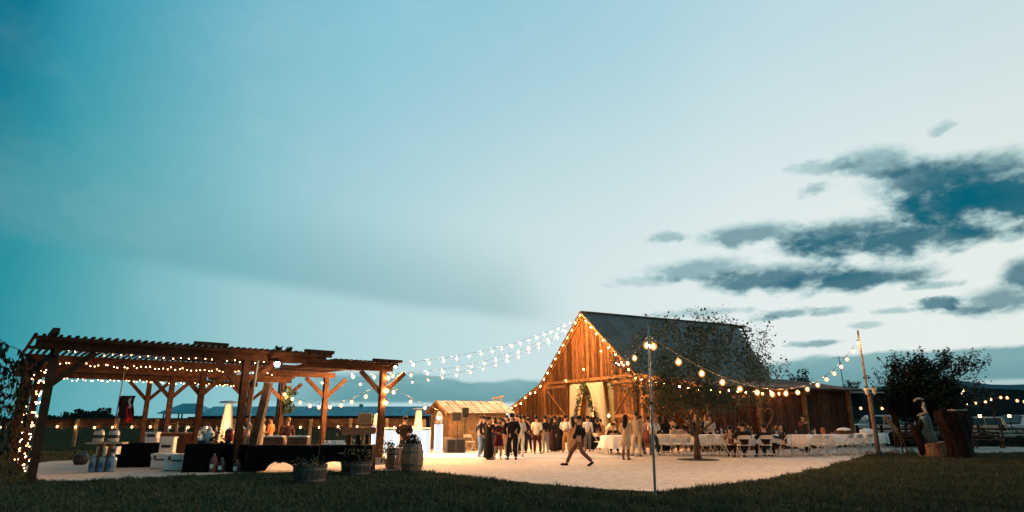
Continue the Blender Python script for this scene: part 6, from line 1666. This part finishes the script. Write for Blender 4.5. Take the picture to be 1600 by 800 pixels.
# benches and parking logs on the right
for px, py, lab, ln in ((1545, 694, 'dark garden bench on the far lawn right of the old stump', 1.5), (1420, 694, 'dark garden bench left of the sawn log stump', 1.4)):
    c = at(px, py, 36); c.z = 0; t = thing('garden_bench', lab, 'bench', c, R(-12), 'garden benches on the right')
    for k in range(3): MB().box((0, -.12 + k * .15, .46), (ln, .12, .035)).build('seat_slat', M['pine_dark'], t)
    for k in range(2): MB().box((0, .26, .66 + k * .18), (ln, .03, .12)).build('back_slat', M['pine_dark'], t)
    for s in (-1, 1):
        for y in (-.14, .24): MB().box((s * (ln / 2 - .08), y, .23 if y < 0 else .45), (.06, .06, .45 if y < 0 else .9)).build('leg', M['pine_dark'], t)
for px, py, Y, ln, lab in ((1582, 676, 40.5, 2.6, 'upper pale parking log at the far right'), (1586, 681.5, 38.8, 2.6, 'lower pale parking log at the far right')):
    c = at(px, py, Y); t = thing('parking_log', lab, 'log', (c.x, c.y, 0), R(2), 'pale parking logs on the right')
    MB().tube([(-ln / 2, 0, c.z), (0, .02, c.z + .01), (ln / 2, 0, c.z)], .10, 8).build('log', M['bleached'], t)
    for s in (-1, 1): MB().box((s * ln * .35, 0, c.z / 2 - .05), (.16, .16, c.z)).build('block', M['pine_dark'], t)
for px, py, r_, lab in ((1400, 710, .3, 'low dark field stone right of the lamp post'), (1424, 709, .24, 'small dark field stone between the lamp post and the sawn stump')):
    c = G(px, py); tag(MB().ball((0, 0, .08), r_, r_ * .7, .18, 10, 7, .15).build('field_stone', M['stone'], None, False, c), lab, 'stone')
c = at(1414, 700, 29.5); t = thing('leaning_plank', 'pale plank leaning on two sticks left of the sawn stump', 'plank', (c.x, c.y, 0)); MB().bar((-.75, 0, 1.75), (-.15, 0, .95), .05, .18).build('board', M['post'], t)
for a, e in (((-.1, 0, 0), (-.2, 0, 1.2)), ((.12, 0, 0), (-.15, 0, 1.1))): MB().bar(a, e, .05, .05).build('stick', M['pine_dark'], t)
# low dark shrubs in the beds on the right
rg = random.Random(13)
for k, (px, Y, w_, h) in enumerate(((1405, 38, .9, .8), (1440, 39, 1.0, 1.0), (1485, 39, 1.1, .9), (1535, 40, 1.2, .9), (1585, 41, 1.3, 1.0), (1610, 38, 1.2, .8))):
    c = at(px, 690, Y); t = thing('shrub', ['low dark shrub behind the lamp post', 'low dark shrub behind the grey blue slab', 'low dark shrub behind the old stump', 'low dark shrub behind the right garden bench', 'low dark shrub behind the parking logs', 'low dark shrub at the very right edge'][k], 'shrub', (c.x, Y, 0))
    leaf_cloud([(rg.gauss(0, w_ * .5), rg.gauss(0, .4), abs(rg.gauss(0, .45)) * h) for _ in range(80)], 900, .16, .10, rg).build('foliage', M['leaf_dark'], t)

# ------------------------------------------------------------------ grass blades on the lawn
def inside(P, x, y):
    c = np.zeros(len(x), bool); j = len(P) - 1
    for i in range(len(P)):
        xi, yi, xj, yj = P[i].x, P[i].y, P[j].x, P[j].y
        c ^= ((yi > y) != (yj > y)) & (x < (xj - xi) * (y - yi) / (yj - yi + 1e-12) + xi); j = i
    return c
rs = np.random.RandomState(4)
N = 330000
y = 10.3 + rs.rand(N) ** 1.5 * 22; x = (rs.rand(N) - .5) * 2 * (y * .92 + 1.5)
keep = ~inside(PW, x, y) & ~inside(PATH, x, y) & (np.abs(x) < 30)
patch = np.sin(x * 1.3 + np.sin(y * .9) * 2) * np.sin(y * 1.7 + np.sin(x * .7) * 2) + .6 * np.sin(x * 3.1 + y * 2.3)
keep &= rs.rand(N) < np.clip(.72 + .35 * patch, .15, 1)
x, y, patch = x[keep], y[keep], patch[keep]; n = len(x)
h = (.030 + .035 * rs.rand(n)) * (1 + .35 * np.clip(patch, -1, 1.5)) * (1 + y / 60); w_ = .0055 + .0005 * y
tall = rs.rand(n) < .02; h[tall] *= 1.9
K = 1500; ck = rs.randint(0, n, K); per = 14          # taller clumps
cx = np.repeat(x[ck], per) + rs.randn(K * per) * .05; cyy = np.repeat(y[ck], per) + rs.randn(K * per) * .05
ch = np.repeat(.05 + .07 * rs.rand(K), per) * (.6 + .6 * rs.rand(K * per)) * (1 + cyy / 60)
x, y, h = np.concatenate([x, cx]), np.concatenate([y, cyy]), np.concatenate([h, ch]); w_ = .0055 + .0005 * y; n = len(x)
a = rs.rand(n) * 2 * np.pi; ln = h * (.3 + .7 * rs.rand(n)); la = rs.rand(n) * 2 * np.pi
V = np.zeros((n, 3, 3), np.float32)
V[:, 0] = np.stack([x - w_ * np.cos(a), y - w_ * np.sin(a), np.zeros(n) - .004], 1); V[:, 1] = np.stack([x + w_ * np.cos(a), y + w_ * np.sin(a), np.zeros(n) - .004], 1)
V[:, 2] = np.stack([x + ln * np.cos(la), y + ln * np.sin(la), h], 1)
me = bpy.data.meshes.new('grass'); me.vertices.add(3 * n); me.vertices.foreach_set('co', V.reshape(-1))
me.loops.add(3 * n); me.loops.foreach_set('vertex_index', np.arange(3 * n, dtype=np.int32))
me.polygons.add(n); me.polygons.foreach_set('loop_start', np.arange(0, 3 * n, 3, dtype=np.int32)); me.update(calc_edges=True)
M['grass'] = ground_mat('grass_blade', (.040, .060, .032, 1), (.090, .105, .050, 1), (.115, .098, .058, 1), .5, .8, 0, 1)
me.materials.append(M['grass']); o = link('grass', me); tag(o, kind='stuff')

# loose pebbles and bits of straw scattered over the patio
N = 12000
py = 14.5 + rs.rand(N) ** 1.6 * 16; px_ = (rs.rand(N) - .5) * 2 * (py * .75 + 1)
ok = inside(PW, px_, py); px_, py = px_[ok], py[ok]; n = len(px_)
r = .005 + .016 * rs.rand(n) ** 3
O = np.array([[1, 0, 0], [-.5, .87, 0], [-.5, -.87, 0], [0, 0, .9]], np.float32)
V = np.stack([px_, py, np.full(n, .019)], 1)[:, None, :] + O[None] * (r[:, None, None] * (.7 + .6 * rs.rand(n, 4, 1)))
Fc = (np.arange(n)[:, None, None] * 4 + np.array([[0, 1, 3], [1, 2, 3], [2, 0, 3]])[None]).reshape(-1).astype(np.int32)
me = bpy.data.meshes.new('pebbles'); me.vertices.add(4 * n); me.vertices.foreach_set('co', V.astype(np.float32).reshape(-1))
me.loops.add(len(Fc)); me.loops.foreach_set('vertex_index', Fc); me.polygons.add(len(Fc) // 3); me.polygons.foreach_set('loop_start', np.arange(0, len(Fc), 3, dtype=np.int32)); me.update(calc_edges=True)
me.materials.append(ground_mat('pebble_stone', (.20, .16, .12, 1), (.42, .35, .28, 1), (.12, .10, .08, 1), 3.0, .9, 0, 1)); tag(link('pebbles', me), kind='stuff')
